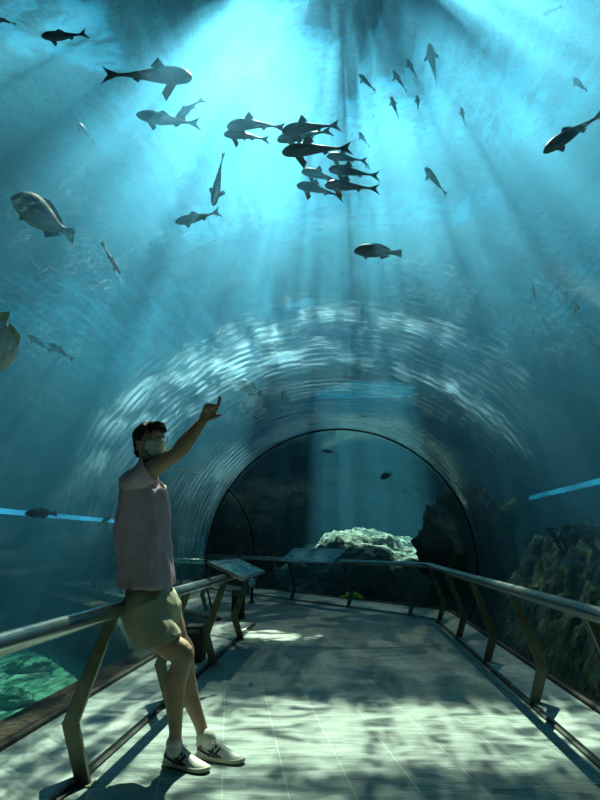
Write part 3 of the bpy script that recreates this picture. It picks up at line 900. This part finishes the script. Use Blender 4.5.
G1 = 'school of dark fish under the bright surface'
G2 = 'small fish near the bright surface at upper right'
G3 = 'pale fish in the middle above the arch'
FISH = [
 # head, tail, dist, kind, mat, fin, curve, label, group, depth
 ((192, 76), (101, 76), 5.6, 'shark', F_DARK, F_FIN, .05, 'large dark fish with forked tail, topmost of the big fish at upper left, facing right', None, 0.1),
 ((136, 114), (201, 125), 6.2, 'slim', F_DARK, F_FIN, -.08, 'slim dark fish facing left below the large fork-tailed one', None, 0.1),
 ((175, 121), (205, 99), 6.4, 'slim', F_DARK, F_FIN, .3, 'curved dark fish head down, crossing behind the slim left-facing one', None, 0.1),
 ((213, 206), (224, 151), 6.4, 'slim', F_DARK, F_FIN, .03, 'dark fish hanging head down left of the beams', None, 0.0),
 ((175, 222), (221, 212), 6.6, 'slim', F_DARK, F_FIN, -.06, 'slim dark fish facing left, just under the head-down fish', None, 0.1),
 ((41, 36), (88, 34), 5.8, 'slim', F_DARK, F_FIN, -.12, 'dark fish near the upper left corner, against bright ripples', None, 0.1),
 ((-6, 17), (17, 25), 5.8, 'slim', F_DARK, F_FIN, 0, 'fish tail poking in at the upper left edge', None, 0.0),
 ((77, 122), (95, 144), 9.5, 'slim', F_GREY, F_FIN, 0, 'faint distant fish sloping down at the upper left', None, 0.2),
 ((12, 196), (74, 238), 5.0, 'deep', F_GROUP, F_FIN, 0, 'large deep-bodied brown grouper at the left', None, 0.25),
 ((121, 275), (100, 241), 5.6, 'thin', F_SILV, F_FINY, 0, 'thin silver fish with yellow tail slanting down at left', None, 0.1),
 ((5, 370), (3, 312), 4.6, 'deep', F_YEL, F_FINY, 0, 'pale fish with yellow fins head down at the left edge', None, 0.1),
 ((28, 335), (52, 352), 9.0, 'slim', F_GREY, F_FIN, 0, 'faint fish behind the left edge fish, upper of two', 'faint fish at far left', 0.2),
 ((48, 343), (74, 361), 9.0, 'slim', F_GREY, F_FIN, 0.05, 'faint fish behind the left edge fish, lower of two', 'faint fish at far left', 0.2),
 ((47, 264), (61, 276), 8.0, 'slim', F_SILV, F_FIN, 0, 'small pale fish under the brown grouper', None, 0.1),
 # school
 ((227, 125), (287, 129), 5.9, 'shark', F_DARK, F_FINR, .22, 'arched dark fish with raised fin at the left end of the school', G1, 0.1),
 ((224, 133), (270, 141), 6.1, 'shark', F_DARK, F_FINR, .10, 'dark fish just below the arched one, leftmost in the school', G1, 0.1),
 ((282, 130), (341, 126), 6.0, 'shark', F_DARK, F_FINR, .06, 'topmost dark fish of the central cluster, fin raised', G1, 0.15),
 ((277, 139), (333, 131), 6.4, 'shark', F_DARK, F_FINR, -.04, 'dark fish second from the top of the central cluster', G1, 0.1),
 ((282, 151), (353, 149), 5.8, 'shark', F_DARK, F_FINR, .06, 'longest dark fish in the middle of the school', G1, 0.1),
 ((327, 155), (368, 162), 6.5, 'shark', F_DARK, F_FINR, .02, 'small dark fish right below the longest one', G1, 0.1),
 ((329, 168), (380, 177), 6.2, 'shark', F_DARK, F_FINR, .0, 'dark fish at the right end of the school, upper one', G1, 0.1),
 ((302, 170), (345, 184), 6.3, 'shark', F_DARK, F_FINR, .06, 'dark fish with fin up in the lower left of the cluster', G1, 0.1),
 ((325, 184), (380, 190), 6.1, 'shark', F_DARK, F_FINR, .02, 'dark fish at the right end of the school, lowest one', G1, 0.1),
 ((297, 184), (344, 198), 5.9, 'shark', F_DARK, F_FINR, .10, 'lowest dark fish of the school with fin hanging down', G1, 0.1),
 ((354, 250), (402, 254), 6.2, 'stout', F_DARK, F_FIN, .05, 'stout dark fish alone below the school, facing left', None, 0.1),
 # upper right
 ((359, 74), (376, 92), 7.2, 'slim', F_GREY, F_FIN, 0, 'small fish over the left edge of the bright patch at upper centre', G2, 0.1),
 ((407, 59), (417, 78), 7.6, 'slim', F_GREY, F_FIN, 0, 'small fish just above the bright patch at upper centre', G2, 0.1),
 ((393, 70), (407, 93), 7.4, 'slim', F_GREY, F_FIN, 0, 'small fish across the top of the bright patch', G2, 0.1),
 ((429, 43), (437, 88), 8.2, 'slim', F_GREY, F_FIN, 0, 'longer faint fish pointing up, right of the bright patch', G2, 0.2),
 ((391, 96), (399, 120), 7.4, 'slim', F_GREY, F_FIN, 0, 'small fish in the middle of the bright patch', G2, 0.1),
 ((417, 95), (419, 114), 7.6, 'slim', F_GREY, F_FIN, 0, 'small upright fish at the right edge of the bright patch', G2, 0.1),
 ((461, 107), (465, 126), 7.8, 'slim', F_GREY, F_FIN, 0, 'small dark fish alone halfway to the ripple edge at right', G2, 0.1),
 ((359, 132), (370, 148), 8.4, 'slim', F_GREY, F_FIN, 0, 'faint fish just above the right end of the school', G2, 0.1),
 ((365, 162), (374, 175), 8.6, 'slim', F_GREY, F_FIN, 0, 'faint small fish behind the right end of the school', G2, 0.1),
 ((425, 167), (447, 196), 6.4, 'slim', F_GREY, F_FIN, .0, 'grey blue fish slanting down right of the school', None, 0.1),
 ((543, 152), (608, 112), 4.9, 'slim', F_DARK, F_FIN, .10, 'big dark fish entering at the right edge', None, 0.1),
 ((541, 15), (563, 6), 6.8, 'slim', F_GREY, F_FIN, 0, 'small fish at the top right corner', None, 0.1),
 ((573, 78), (587, 91), 6.8, 'stout', F_DARK, F_FIN, 0, 'small dark fish above the big one at the right edge', None, 0.1),
 ((533, 284), (536, 306), 8.4, 'thin', F_SILV, F_FIN, 0, 'tiny silver fish upright at the right in the green shaft', None, 0.1),
 ((578, 302), (570, 323), 7.6, 'thin', F_SILV, F_FIN, 0, 'tiny silver fish slanting at the right edge', None, 0.1),
 # middle
 ((237, 382), (261, 395), 9.0, 'deep', F_SILV, F_FIN, 0, 'rounded grey fish just right of the pointing hand', G3, 0.2),
 ((283, 388), (282, 402), 9.5, 'deep', F_DARK, F_FIN, 0, 'small dark upright fish above the arch', None, 0.1),
 ((266, 408), (254, 418), 9.2, 'stout', F_SILV, F_FIN, 0, 'pale fish right of the hand, lower of the touching two', G3, 0.1),
 ((262, 405), (254, 412), 9.6, 'stout', F_SILV, F_FIN, 0, 'pale fish right of the hand, upper of the touching two', G3, 0.1),
 ((277, 408), (295, 407), 9.6, 'thin', F_SILV, F_FIN, 0, 'thin silver fish level above the top left of the arch', G3, 0.1),
 ((270, 421), (293, 414), 9.4, 'thin', F_DARK, F_FIN, 0, 'thin dark fish under the level silver one', None, 0.1),
 ((243, 401), (245, 408), 9.4, 'stout', F_SILV, F_FIN, 0, 'tiny pale fish closest to the pointing hand', G3, 0.0),
 ((313, 410), (322, 411), 9.8, 'thin', F_SILV, F_FIN, 0, 'tiny silver fish above the crown of the arch', G3, 0.0),
 ((423, 437), (439, 441), 12.5, 'stout', F_DARK, F_FIN, 0, 'small dark fish just outside the arch at upper right', None, 0.1),
 ((360, 415), (370, 418), 12.5, 'slim', F_DARK, F_FIN, 0, 'tiny fish right above the top of the arch', None, 0.1),
 ((322, 451), (333, 452), 14.5, 'stout', F_DARK, F_FIN, 0, 'tiny dark fish inside the arch near its top', None, 0.1),
 ((380, 478), (392, 474), 14.5, 'deep', F_DARK, F_FIN, 0, 'small dark fish inside the arch, above the pale boulder', None, 0.1),
 ((25, 513), (57, 514), 7.0, 'stout', F_DARK, F_FIN, 0, 'dark fish lying across the bright line at left', None, 0.1),
 ((110, 517), (99, 525), 7.4, 'stout', F_GREY, F_FIN, 0, 'small fish by the bright line close to the man', None, 0.1),
 ((89, 559), (94, 560), 7.0, 'deep', F_YEL, F_FINY, 0, 'tiny yellow fish in the dark water left of the man', 'tiny yellow fish', 0.0),
 ((112, 560), (117, 559), 7.0, 'deep', F_YEL, F_FINY, 0, 'tiny yellow fish right beside the man\'s shirt', 'tiny yellow fish', 0.0),
]
def tube_exit(x, y):
    d = ray(x, y).normalized()
    t = 0.5
    while t < 9.3:
        p = EYE + d * t
        if (p.x - TCX) ** 2 + (p.z - TCZ) ** 2 > (TR + .06) ** 2: return t
        t += 0.05
    return t
for hd, tl, ds, kd, mt_, fn, cv, lb, gr, dp in FISH:
    nm = {'shark': 'fish', 'slim': 'fish', 'deep': 'deep_bodied_fish', 'stout': 'stout_fish', 'thin': 'slender_fish'}[kd]
    if 'grouper' in lb: nm = 'grouper'
    if hd[1] < 300:                                   # never closer than the tunnel's skin
        ds *= 0.62 if mt_ is F_DARK else 0.8
        ds = max(ds, tube_exit(*hd) + 0.36, tube_exit(*tl) + 0.36)
    elif hd[1] < 432 and mt_ is not F_GREY:
        ds = max(tube_exit(*hd), tube_exit(*tl)) + 0.4
    make_fish(nm, lb, 'fish', gr, hd, tl, ds, kd, mt_, fn, cv, dp)

# ------------------------------------------------------------------ the pointing man
def mat_cloth(name, col, sc=60, var=0.12, rough=0.85):
    N = Nodes(name)
    v = N.n('TexCoord').outputs['Object']
    w = N.noise(v, sc * 4, 2, 0.5)
    f = N.noise(v, 9, 4, 0.6)
    c = N.mix(N.mapr(f, 0.3, 0.7), tuple(q * (1 - var) for q in col), tuple(min(1, q * (1 + var)) for q in col))
    return N.end(N.bsdf(c, rough, 0, N.bump(w, 0.15, 0.002), 0.15))
SKIN = plain('skin', (0.46, 0.29, 0.20), 0.5, 0, 0.10, 18, 0.05)
HAIR = plain('black_hair', (0.010, 0.009, 0.009), 0.7, 0, 0.4, 60, 0.4)
SHIRT = mat_cloth('mauve_jersey', (0.60, 0.45, 0.55))
SHORT = mat_cloth('khaki_twill', (0.42, 0.43, 0.31))
SHOEW = plain('white_leather', (0.68, 0.72, 0.66), 0.5, 0, 0.06, 25, 0.05)
SOLEW = plain('cream_rubber', (0.60, 0.62, 0.52), 0.6)
STRIPE = plain('dark_stripe', (0.02, 0.022, 0.04), 0.5)
MASKM = mat_cloth('mask_fabric', (0.66, 0.82, 0.84))
SOCK = mat_cloth('white_sock', (0.7, 0.74, 0.7))
LACE = plain('white_lace', (0.75, 0.78, 0.72), 0.7)
GLASSF = plain('glasses_frame', (0.015, 0.015, 0.015), 0.3)

PY = 3.45
F = Vector((0.93, -0.36, 0)).normalized()          # the way the chest faces
R_ = Vector((F.y, -F.x, 0))                        # towards his right hand
feet_c = on_z(205, 768, 0)
man = bpy.data.objects.new('person', None); COL.objects.link(man)
man.location = (feet_c.x, 3.5, 0)
tag(man, 'man in mauve T-shirt, khaki shorts and face mask leaning on the handrail, pointing up', 'person')
MINV = Matrix.Translation(-man.location)
def pbuild(mb_or_me, name, mat, smooth=True, parent=None):
    me = mb_or_me.mesh() if isinstance(mb_or_me, MB) else mb_or_me
    if isinstance(mb_or_me, MB):
        bm = bmesh.new(); bm.from_mesh(me); bmesh.ops.recalc_face_normals(bm, faces=bm.faces); bm.to_mesh(me); bm.free()
    me.transform(MINV)
    return link(name, me, mat, parent or man, smooth)

def ty(x, y, Y): return on_y(x, y, Y)
pel = ty(151, 607, PY)
waist = ty(146, 565, PY); chest = ty(143, 515, PY); upch = ty(143, 488, PY); neck0 = ty(148, 472, PY - .01)
HC = ty(150.5, 444.5, PY - 0.03)                    # head centre
FH = Vector((0.78, -0.60, 0.14)).normalized()      # the way the face looks
LH = Vector((0, 0, 1)).cross(FH).normalized(); UH = FH.cross(LH)
HM = Matrix((FH, LH, UH)).transposed().to_4x4(); HM.translation = HC
def hp(x, y, z): return HM @ Vector((x, y, z))

shR = upch + R_ * 0.122 + Vector((0.01, 0, 0.018)); shL = upch - R_ * 0.125
elR = ty(177, 453, 3.30); wrR = ty(203, 420.5, 3.33)
elL = shL + Vector((-0.10, 0.06, -0.29)); wrL = Vector((-1.20, PY + 0.20, 0.90))
hipR = pel + R_ * 0.095 + Vector((0, 0, -0.02)); hipL = pel - R_ * 0.095 + Vector((0, 0, -0.02))
knR = ty(181, 658, 3.36); knL = ty(182, 654, 3.55)
anR = on_y(174.5, 743, 3.42); anL = on_y(203.5, 737, 3.62)

def limb(m, pts, rad, side, k=5, seg=20):
    data = [(*p, *(r if isinstance(r, (tuple, list)) else (r, r))) for p, r in zip(pts, rad)]
    sp = spline(data, k)
    m.tube([q[:3] for q in sp], [(q[3], q[4]) for q in sp], seg, side)
    for q, end in ((sp[0], 0), (sp[-1], 1)): m.ball(q[:3], min(q[3], q[4]) * 0.99, None, 14, 8)

HEAD = [(-.118, .060, .018, .020), (-.108, .050, .040, .034), (-.09, .036, .060, .047), (-.06, .016, .080, .059), (-.03, .006, .090, .067), (0, 0, .094, .073),
        (.035, -.004, .097, .077), (.065, -.006, .092, .074), (.09, -.008, .074, .060), (.108, -.010, .045, .038), (.116, -.010, .015, .014)]
def head_sec(z):
    for a, b in zip(HEAD, HEAD[1:]):
        if a[0] <= z <= b[0]:
            t = (z - a[0]) / (b[0] - a[0])
            return tuple(p + (q - p) * t for p, q in zip(a[1:], b[1:]))
    return HEAD[0][1:] if z < HEAD[0][0] else HEAD[-1][1:]

body = MB()
# trunk and neck
limb(body, [pel + Vector((0, 0, -.07)), pel, waist, chest, upch, upch.lerp(neck0, .6)], [(.15, .105), (.165, .115), (.142, .10), (.162, .112), (.15, .095), (.08, .065)], R_)
limb(body, [upch + Vector((0, 0, .0)), neck0, hp(-.022, 0, -.05)], [.062, .057, .055], R_)
# head
hs = spline(HEAD, 3)
ring = [[hp(c + a * math.cos(2 * math.pi * k / 24), b * math.sin(2 * math.pi * k / 24), z) for k in range(24)] for z, c, a, b in hs]
vs = [p for r in ring for p in r]
body.add(vs, strip_faces(ring, True) + [tuple(range(24)), tuple(len(vs) - 24 + k for k in range(24))[::-1]])
rotm = HM.to_3x3()
body.ball(hp(.098, 0, -.012), (.016, .014, .024), rotm)
body.ball(hp(.106, 0, -.022), (.014, .013, .011), rotm)
body.ball(hp(.087, 0, .032), (.014, .045, .010), rotm)
body.ball(hp(.090, 0, -.062), (.010, .022, .006), rotm)
body.ball(hp(.088, 0, -.072), (.010, .020, .006), rotm)
body.ball(hp(.078, 0, -.10), (.022, .024, .016), rotm)
for s in (1, -1):
    body.ball(hp(-.006, s * .078, -.008), (.018, .008, .031), rotm)
    body.ball(hp(-.010, s * .084, 0), (.012, .006, .022), rotm)
# right arm
limb(body, [upch + R_ * .11, shR, shR.lerp(elR, .35), shR.lerp(elR, .75), elR, elR.lerp(wrR, .3), elR.lerp(wrR, .75), wrR], [.06, .060, .055, .047, .043, .045, .034, (.030, .024)], (0, 1, 0))
# left arm going down behind to the rail
limb(body, [upch - R_ * .11, shL, shL.lerp(elL, .5), elL, elL.lerp(wrL, .4), wrL], [.06, .06, .05, .043, .042, .028], (0, 1, 0))
# right hand: frame
px2 = lambda x, y: ty(x, y, 3.33)
tip = px2(218.2, 398.5)
DH = (tip - wrR).normalized()
NH = (-FW - DH * (-FW).dot(DH)).normalized()          # palm looks to the viewer
LHd = NH.cross(DH) ; LHd = LHd if LHd.dot(RT) > 0 else -LHd   # thumb side
def hd(d, l, n): return wrR + DH * d + LHd * l + NH * n
limb(body, [hd(-.01, 0, 0), hd(.03, 0, 0), hd(.06, 0, 0), hd(.088, -.002, -.002)], [(.026, .020), (.034, .017), (.041, .016), (.040, .013)], LHd, 4)
def finger(m, pts, r0, r1):
    limb(m, pts, [r0 + (r1 - r0) * i / (len(pts) - 1) for i in range(len(pts))], LHd, 4, 12)
finger(body, [hd(.07, .026, 0), hd(.100, .025, -.002), hd(.132, .018, 0), hd(.150, .011, .002), hd(.166, .003, .003)], .0122, .0095)
for i, (l, ln) in enumerate([(.006, 1.0), (-.013, .95), (-.031, .78)]):
    k = hd(.086 - .005 * i, l, 0)
    finger(body, [hd(.066, l, 0), k, k + (DH * .022 + NH * .026) * ln, k + (DH * .008 + NH * .044) * ln, k + (-DH * .022 + NH * .040) * ln, k + (-DH * .030 + NH * .026) * ln], .0105, .0085)
finger(body, [hd(.022, .020, .006), hd(.040, .036, .010), hd(.062, .050, .008), hd(.080, .062, .006)], .0135, .0095)
# left hand resting on the rail
hl = Vector((-1.215, wrL.y + .02, .86))
ld = Vector((0.15, 0.97, -0.1)).normalized()
limb(body, [wrL, hl + ld * .02, hl + ld * .07], [(.022, .026), (.018, .036), (.014, .040)], (1, 0, 0), 4)
for i, off in enumerate((-.030, -.010, .010, .029)):
    b0 = hl + ld * .07 + Vector((off, 0, 0)); ln = (.8, .95, 1, .9)[i]
    finger(body, [hl + ld * .04 + Vector((off, 0, 0)), b0, b0 + Vector((off * .2, .028, -.006)) * ln, b0 + Vector((off * .3, .050, -.022)) * ln, b0 + Vector((off * .3, .058, -.042)) * ln], .0098, .008)
finger(body, [hl + ld * .01 + Vector((.024, 0, 0)), hl + ld * .03 + Vector((.045, 0, -.008)), hl + ld * .055 + Vector((.055, 0, -.028)), hl + ld * .07 + Vector((.052, 0, -.048))], .0125, .009)
# legs
up_ = Vector((0, 0, 1))
shin = lambda k, a, t: k.lerp(a, t)
for hip, kn, an, yb in ((hipR, knR, anR, -1), (hipL, knL, anL, 1)):
    back = Vector((-0.022, 0.0, 0))
    limb(body, [hip, hip.lerp(kn, .35), hip.lerp(kn, .72), kn + Vector((.004, 0, .02)), shin(kn, an, .12), shin(kn, an, .32) + back, shin(kn, an, .6) + back * .6, shin(kn, an, .85), an, an + Vector((0, 0, -.025))],
         [.095, .088, .070, (.060, .063), (.050, .054), (.052, .060), (.041, .046), (.031, .034), (.032, .036), (.028, .032)], (0, 1, 0), 5)
def foot_frame(heel_px, toe_px):
    a, b = on_z(*heel_px, 0), on_z(*toe_px, 0)
    d = (b - a).normalized()
    return a, d, d.cross(up_).normalized()       # side points to his right / viewer
fR = foot_frame((167, 764), (212, 774)); fL = foot_frame((200, 757), (243, 764))
for (a, d, s), an in ((fR, anR), (fL, anL)):
    limb(body, [an, a + d * .055 + up_ * .040, a + d * .12 + up_ * .030, a + d * .21 + up_ * .024], [(.028, .028), (.020, .022), (.020, .014), (.024, .010)], s, 4)
bme = fuse(body, 0.0045, 3)
body_o = pbuild(bme, 'body', SKIN)

# shirt
def folds(amp, sx=1.0):
    def fn(co):
        n = noise.noise((co.x * 10 + co.z * 4, co.y * 10, co.z * 3.4)) + 0.4 * noise.noise((co.x * 17 - co.z * 12, co.y * 14, co.z * 11)) + 0.5 * noise.noise((co.x * 22, co.y * 22, co.z * 8 + co.x * 10))
        n += 0.35 * noise.noise((co.x * 40 + co.z * 18, co.y * 40, co.z * 16)) * max(0.3, 1.6 - co.z)
        return amp * n
    return fn
sh = MB()
hem = ty(146, 588, PY)
limb(sh, [hem, ty(145, 565, PY), ty(143, 535, PY), ty(143.5, 508, PY), upch + Vector((0, 0, .0)), upch.lerp(neck0, .5)],
     [(.188, .150), (.176, .140), (.176, .138), (.180, .134), (.160, .110), (.085, .072)], R_)
slv = shR.lerp(elR, .50)
limb(sh, [upch + R_ * .08 + up_ * .0, shR + up_ * .002, shR.lerp(elR, .28), slv], [(.066, .072), (.064, .064), (.064, .070), (.066, .084)], R_)
slL = shL.lerp(elL, .55)
limb(sh, [upch - R_ * .09, shL - up_ * .012, slL], [.062, .058, .066], (0, 1, 0))
# open hem: cut off the rounded end caps afterwards
sme = fuse(sh, 0.008, 5)
bm = bmesh.new(); bm.from_mesh(sme)
bmesh.ops.bisect_plane(bm, geom=bm.verts[:] + bm.edges[:] + bm.faces[:], plane_co=hem + Vector((0, 0, .004)), plane_no=Vector((0.05, 0, 1)), clear_inner=True)
for b0, b1, lim in ((shR, elR, .44), (shL, elL, .52)):
    ax = (b1 - b0).normalized(); cut = b0.lerp(b1, lim)
    geom = [v for v in bm.verts if (v.co - cut).dot(ax) > -.03 and (v.co - cut).length < .14]
    gs = set(geom)
    gf = [f for f in bm.faces if all(v in gs for v in f.verts)]; ge = [e for e in bm.edges if all(v in gs for v in e.verts)]
    bmesh.ops.bisect_plane(bm, geom=geom + ge + gf, plane_co=cut, plane_no=ax, clear_outer=True)
bmesh.ops.subdivide_edges(bm, edges=[], cuts=1)
bm.to_mesh(sme); bm.free()
ruffle(sme, folds(0.014))
shirt = pbuild(sme, 'tshirt', SHIRT)
md = shirt.modifiers.new('cloth', 'SOLIDIFY'); md.thickness = 0.003; md.offset = -1

# shorts
st = MB()
hemR = ty(160.5, 645, 3.37); hemL = ty(163, 641, 3.56)
limb(st, [pel + up_ * .08, pel + up_ * .02, pel - up_ * .04], [(.160, .120), (.180, .148), (.175, .15)], R_)
limb(st, [hipR + up_ * .04, hipR.lerp(hemR, .5), hemR, hemR + (hemR - hipR) * .1], [(.10, .125), (.108, .125), (.112, .135), (.112, .137)], R_)
limb(st, [hipL + up_ * .04, hipL.lerp(hemL, .5), hemL, hemL + (hemL - hipL) * .1], [(.10, .12), (.105, .122), (.11, .125), (.11, .127)], R_)
tme = fuse(st, 0.008, 5)
bm = bmesh.new(); bm.from_mesh(tme)
hn = (ty(184, 637, 3.37) - ty(136, 651, 3.37)).normalized()
pn = Vector((-hn.z, 0, hn.x)) ; pn = pn if pn.z > 0 else -pn
bmesh.ops.bisect_plane(bm, geom=bm.verts[:] + bm.edges[:] + bm.faces[:], plane_co=ty(160, 644, 3.37), plane_no=pn, clear_inner=True)
bm.to_mesh(tme); bm.free()
def sfold(co):
    return 0.009 * noise.noise((co.x * 15, co.y * 15, co.z * 4)) + 0.003 * noise.noise((co.x * 36, co.y * 36, co.z * 12)) + 0.004 * noise.noise((co.x * 9 + co.z * 16, co.y * 8, co.z * 14))
ruffle(tme, sfold)
shorts = pbuild(tme, 'shorts', SHORT)
md = shorts.modifiers.new('cloth', 'SOLIDIFY'); md.thickness = 0.003; md.offset = -1
pk = MB().tube([ty(139, 590, 3.29) , ty(143, 606, 3.285), ty(151, 618, 3.27)], 0.003, 6)

# hair
hr = MB()
hr.ball(hp(-.020, 0, .054), (.103, .087, .086), rotm, 24, 16)
hr.ball(hp(-.055, 0, -.005), (.062, .070, .075), rotm, 20, 12)
hr.ball(hp(.046, .008, .088), (.060, .062, .040), rotm, 16, 10)
for s in (1, -1): hr.ball(hp(-.012, s * .066, .028), (.040, .018, .042), rotm, 12, 8)
hme = fuse(hr, 0.006, 2)
ruffle(hme, lambda c: 0.008 * noise.noise((c.x * 45, c.y * 45, c.z * 30)) + 0.006 * noise.noise((c.x * 90, c.y * 90, c.z * 60)))
pbuild(hme, 'hair', HAIR)

# face mask, glasses, eyes
mk = MB()
rows, cols = 14, 25
g0 = []
for i in range(rows + 1):
    z = -.116 + (.012 + .116) * i / rows
    c, a, b = head_sec(z)
    row = []
    for j in range(cols):
        t = (j / (cols - 1) * 2 - 1)
        lim = 1.15 if 2 < i < rows - 2 else 1.0
        ang = t * lim
        nose_ = .024 * math.exp(-(t / .22) ** 2) * math.exp(-((z + .018) / .035) ** 2)
        nose_ += .010 * math.exp(-(t / .6) ** 2) * math.exp(-((z + .07) / .04) ** 2)
        off = .006 + nose_ + .0012 * math.sin(i * 2.2)
        zz = z - .014 * abs(t) ** 1.5 * (1 if i > rows * .6 else -.6)
        row.append(hp(c + (a + off) * math.cos(ang), (b + off) * math.sin(ang), zz))
    g0.append(row)
vs = [p for r in g0 for p in r]; n_ = len(vs)
fs = strip_faces(g0)
mk.add(vs, fs)
mo = pbuild(mk, 'face_mask', MASKM)
md = mo.modifiers.new('cloth', 'SOLIDIFY'); md.thickness = 0.0025; md.offset = 1
lp = MB()
for s in (1, -1):
    for zz, ez in ((.0, .014), (-.085, -.034)):
        c, a, b = head_sec(zz)
        lp.tube(spline([hp(c + (a + .008) * math.cos(1.1), s * (b + .008) * math.sin(1.1), zz - .012), hp(.02, s * .082, (zz + ez) / 2 - .006), hp(-.004, s * .087, ez), hp(-.022, s * .086, ez - .008)], 4), .0014, 6)
pbuild(lp, 'ear_loop', MASKM, True, None)
for s in (1, -1):
    e = MB().ball(hp(.079, s * .031, .012), .0125)
    eo = pbuild(e, 'eye', plain('eye_white', (0.7, 0.7, 0.68), 0.2), True)
    pbuild(MB().ball(hp(.0885, s * .031, .013), .0058), 'iris', GLASSF, True)
gm = MB()
for s in (1, -1):
    pts = [hp(.103 - .010 * abs(math.sin(0)) - .012 * ((s * .033 + .024 * math.cos(t)) / .06) ** 2, s * .033 + .025 * math.cos(t), .012 + .018 * math.sin(t)) for t in [2 * math.pi * k / 20 for k in range(21)]]
    gm.tube(pts, .0017, 6)
    gm.tube([hp(.092, s * .058, .018), hp(.05, s * .080, .018), hp(-.008, s * .084, .016)], .0018, 6)
gm.tube([hp(.104, -.009, .014), hp(.106, 0, .017), hp(.104, .009, .014)], .0018, 6)
pbuild(gm, 'glasses', GLASSF, True)

# shoes
SH = [(0, .022, .060, .014), (.012, .030, .084, .010), (.045, .036, .092, .008), (.085, .038, .094, .008), (.12, .040, .088, .008), (.155, .042, .074, .008), (.19, .044, .060, .008),
      (.225, .044, .048, .008), (.255, .037, .041, .008), (.275, .024, .031, .010), (.284, .010, .020, .012)]
def shoe(fr, an, lab):
    a, d, s = fr
    o = a - d * .012
    def P(x, y, z): return o + d * x + s * y + up_ * z
    m = MB(); rings = []
    for x, w, h, z0 in spline(SH, 4):
        r = []
        for k in range(24):
            t = 2 * math.pi * k / 24
            cx_, sx_ = math.cos(t), math.sin(t)
            yy = w * math.copysign(abs(cx_) ** .75, cx_)
            if sx_ > 0: zz = .020 + (h - .020) * sx_ ** .9; yy *= 1 - .32 * sx_
            else: zz = .020 + (.020 - z0) * math.copysign(abs(sx_) ** .4, sx_)
            r.append(P(x, yy, zz))
        rings.append(r)
    vs = [p for r in rings for p in r]
    m.add(vs, strip_faces(rings, True) + [tuple(range(24)), tuple(len(vs) - 24 + k for k in range(24))[::-1]])
    so = pbuild(m, 'shoe', SHOEW)
    tag(so, None)
    world_bvh = BVHTree.FromPolygons([v.co + man.location for v in so.data.vertices], [tuple(p.vertices) for p in so.data.polygons])
    # sole
    sl = MB(); rr = []
    for z, e in ((.001, -.002), (.006, .003), (.018, .004), (.024, .001)):
        L_ = []
        sp = spline([(x, w) for x, w, h, z0 in SH], 3)
        for x, w in sp: L_.append(P(x + (e if x > .2 else -e if x < .05 else 0), w + e, z + .006 * max(0, (x - .22) / .06) ** 2))
        for x, w in sp[::-1]: L_.append(P(x + (e if x > .2 else -e if x < .05 else 0), -w - e, z + .006 * max(0, (x - .22) / .06) ** 2))
        rr.append(L_)
    vs = [p for r in rr for p in r]; n = len(rr[0])
    sl.add(vs, strip_faces(rr, True) + [tuple(range(n))[::-1], tuple(len(vs) - n + k for k in range(n))])
    pbuild(sl, 'sole', SOLEW, True, so)
    # dark crossing side stripes, laid onto the leather on both sides
    for sd in (1, -1):
        st = MB()
        def strip(p0, p1, w, bow=0.0):
            N_ = 14; rows = []
            for i in range(N_ + 1):
                t = i / N_
                x = p0[0] + (p1[0] - p0[0]) * t; z = p0[1] + (p1[1] - p0[1]) * t + bow * math.sin(math.pi * t)
                dx, dz = p1[0] - p0[0], p1[1] - p0[1]; L_ = math.hypot(dx, dz)
                nx, nz = -dz / L_ * w, dx / L_ * w
                row = []
                for q in (-1, 0, 1):
                    src = P(x + nx * q, sd * .08, z + nz * q)
                    hit = world_bvh.ray_cast(src, -s * sd)
                    if hit[0] is None: row = None; break
                    row.append(hit[0] + s * sd * .0012)
                if row: rows.append(row)
            if len(rows) > 1: st.add([p for r in rows for p in r], strip_faces(rows))
        strip((.004, .052), (.150, .024), .0055, -.004)
        strip((.020, .062), (.170, .026), .0048, .004)
        strip((.085, .022), (.128, .076), .0062)
        strip((.112, .022), (.152, .066), .0062)
        so2 = pbuild(st, 'side_stripe', STRIPE, False, so)
        so2.modifiers.new('t', 'SOLIDIFY').thickness = 0.001
    # tongue and laces
    tg = MB().tube([P(.085, 0, .080), P(.11, 0, .082), P(.10, 0, .104)], [(.022, .006), (.022, .007), (.020, .004)], 12, s)
    pbuild(tg, 'tongue', SHOEW, True, so)
    lc = MB()
    for i in range(6):
        x = .108 + i * .016
        zt = .094 - i * .0078
        for q in (1, -1):
            lc.tube([P(x, -q * .019, zt - .004), P(x + .004, 0, zt + .003), P(x + .010, q * .019, zt - .009)], .0021, 6)
    lc.tube(spline([P(.105, 0, .096), P(.10, .022, .096), P(.112, .034, .088), P(.108, .006, .085)], 4), .002, 6)
    lc.tube(spline([P(.105, 0, .096), P(.10, -.022, .096), P(.112, -.034, .088), P(.108, -.006, .085)], 4), .002, 6)
    lc.tube(spline([P(.106, .004, .096), P(.118, .03, .080), P(.128, .042, .052)], 4), .0018, 6)
    pbuild(lc, 'shoelace', LACE, True, so)
    sk = MB()
    top = an + up_ * -.012
    limb(sk, [P(.078, 0, .050), P(.064, 0, .078), P(.055, 0, .096), top + up_ * .012], [(.034, .036), (.038, .048), (.041, .048), (.042, .045)], s, 4)
    sk.ball(an + up_ * -.03, .041)
    pbuild(sk, 'sock', SOCK)
shoe(fR, anR, 'near')
shoe(fL, anL, 'far')
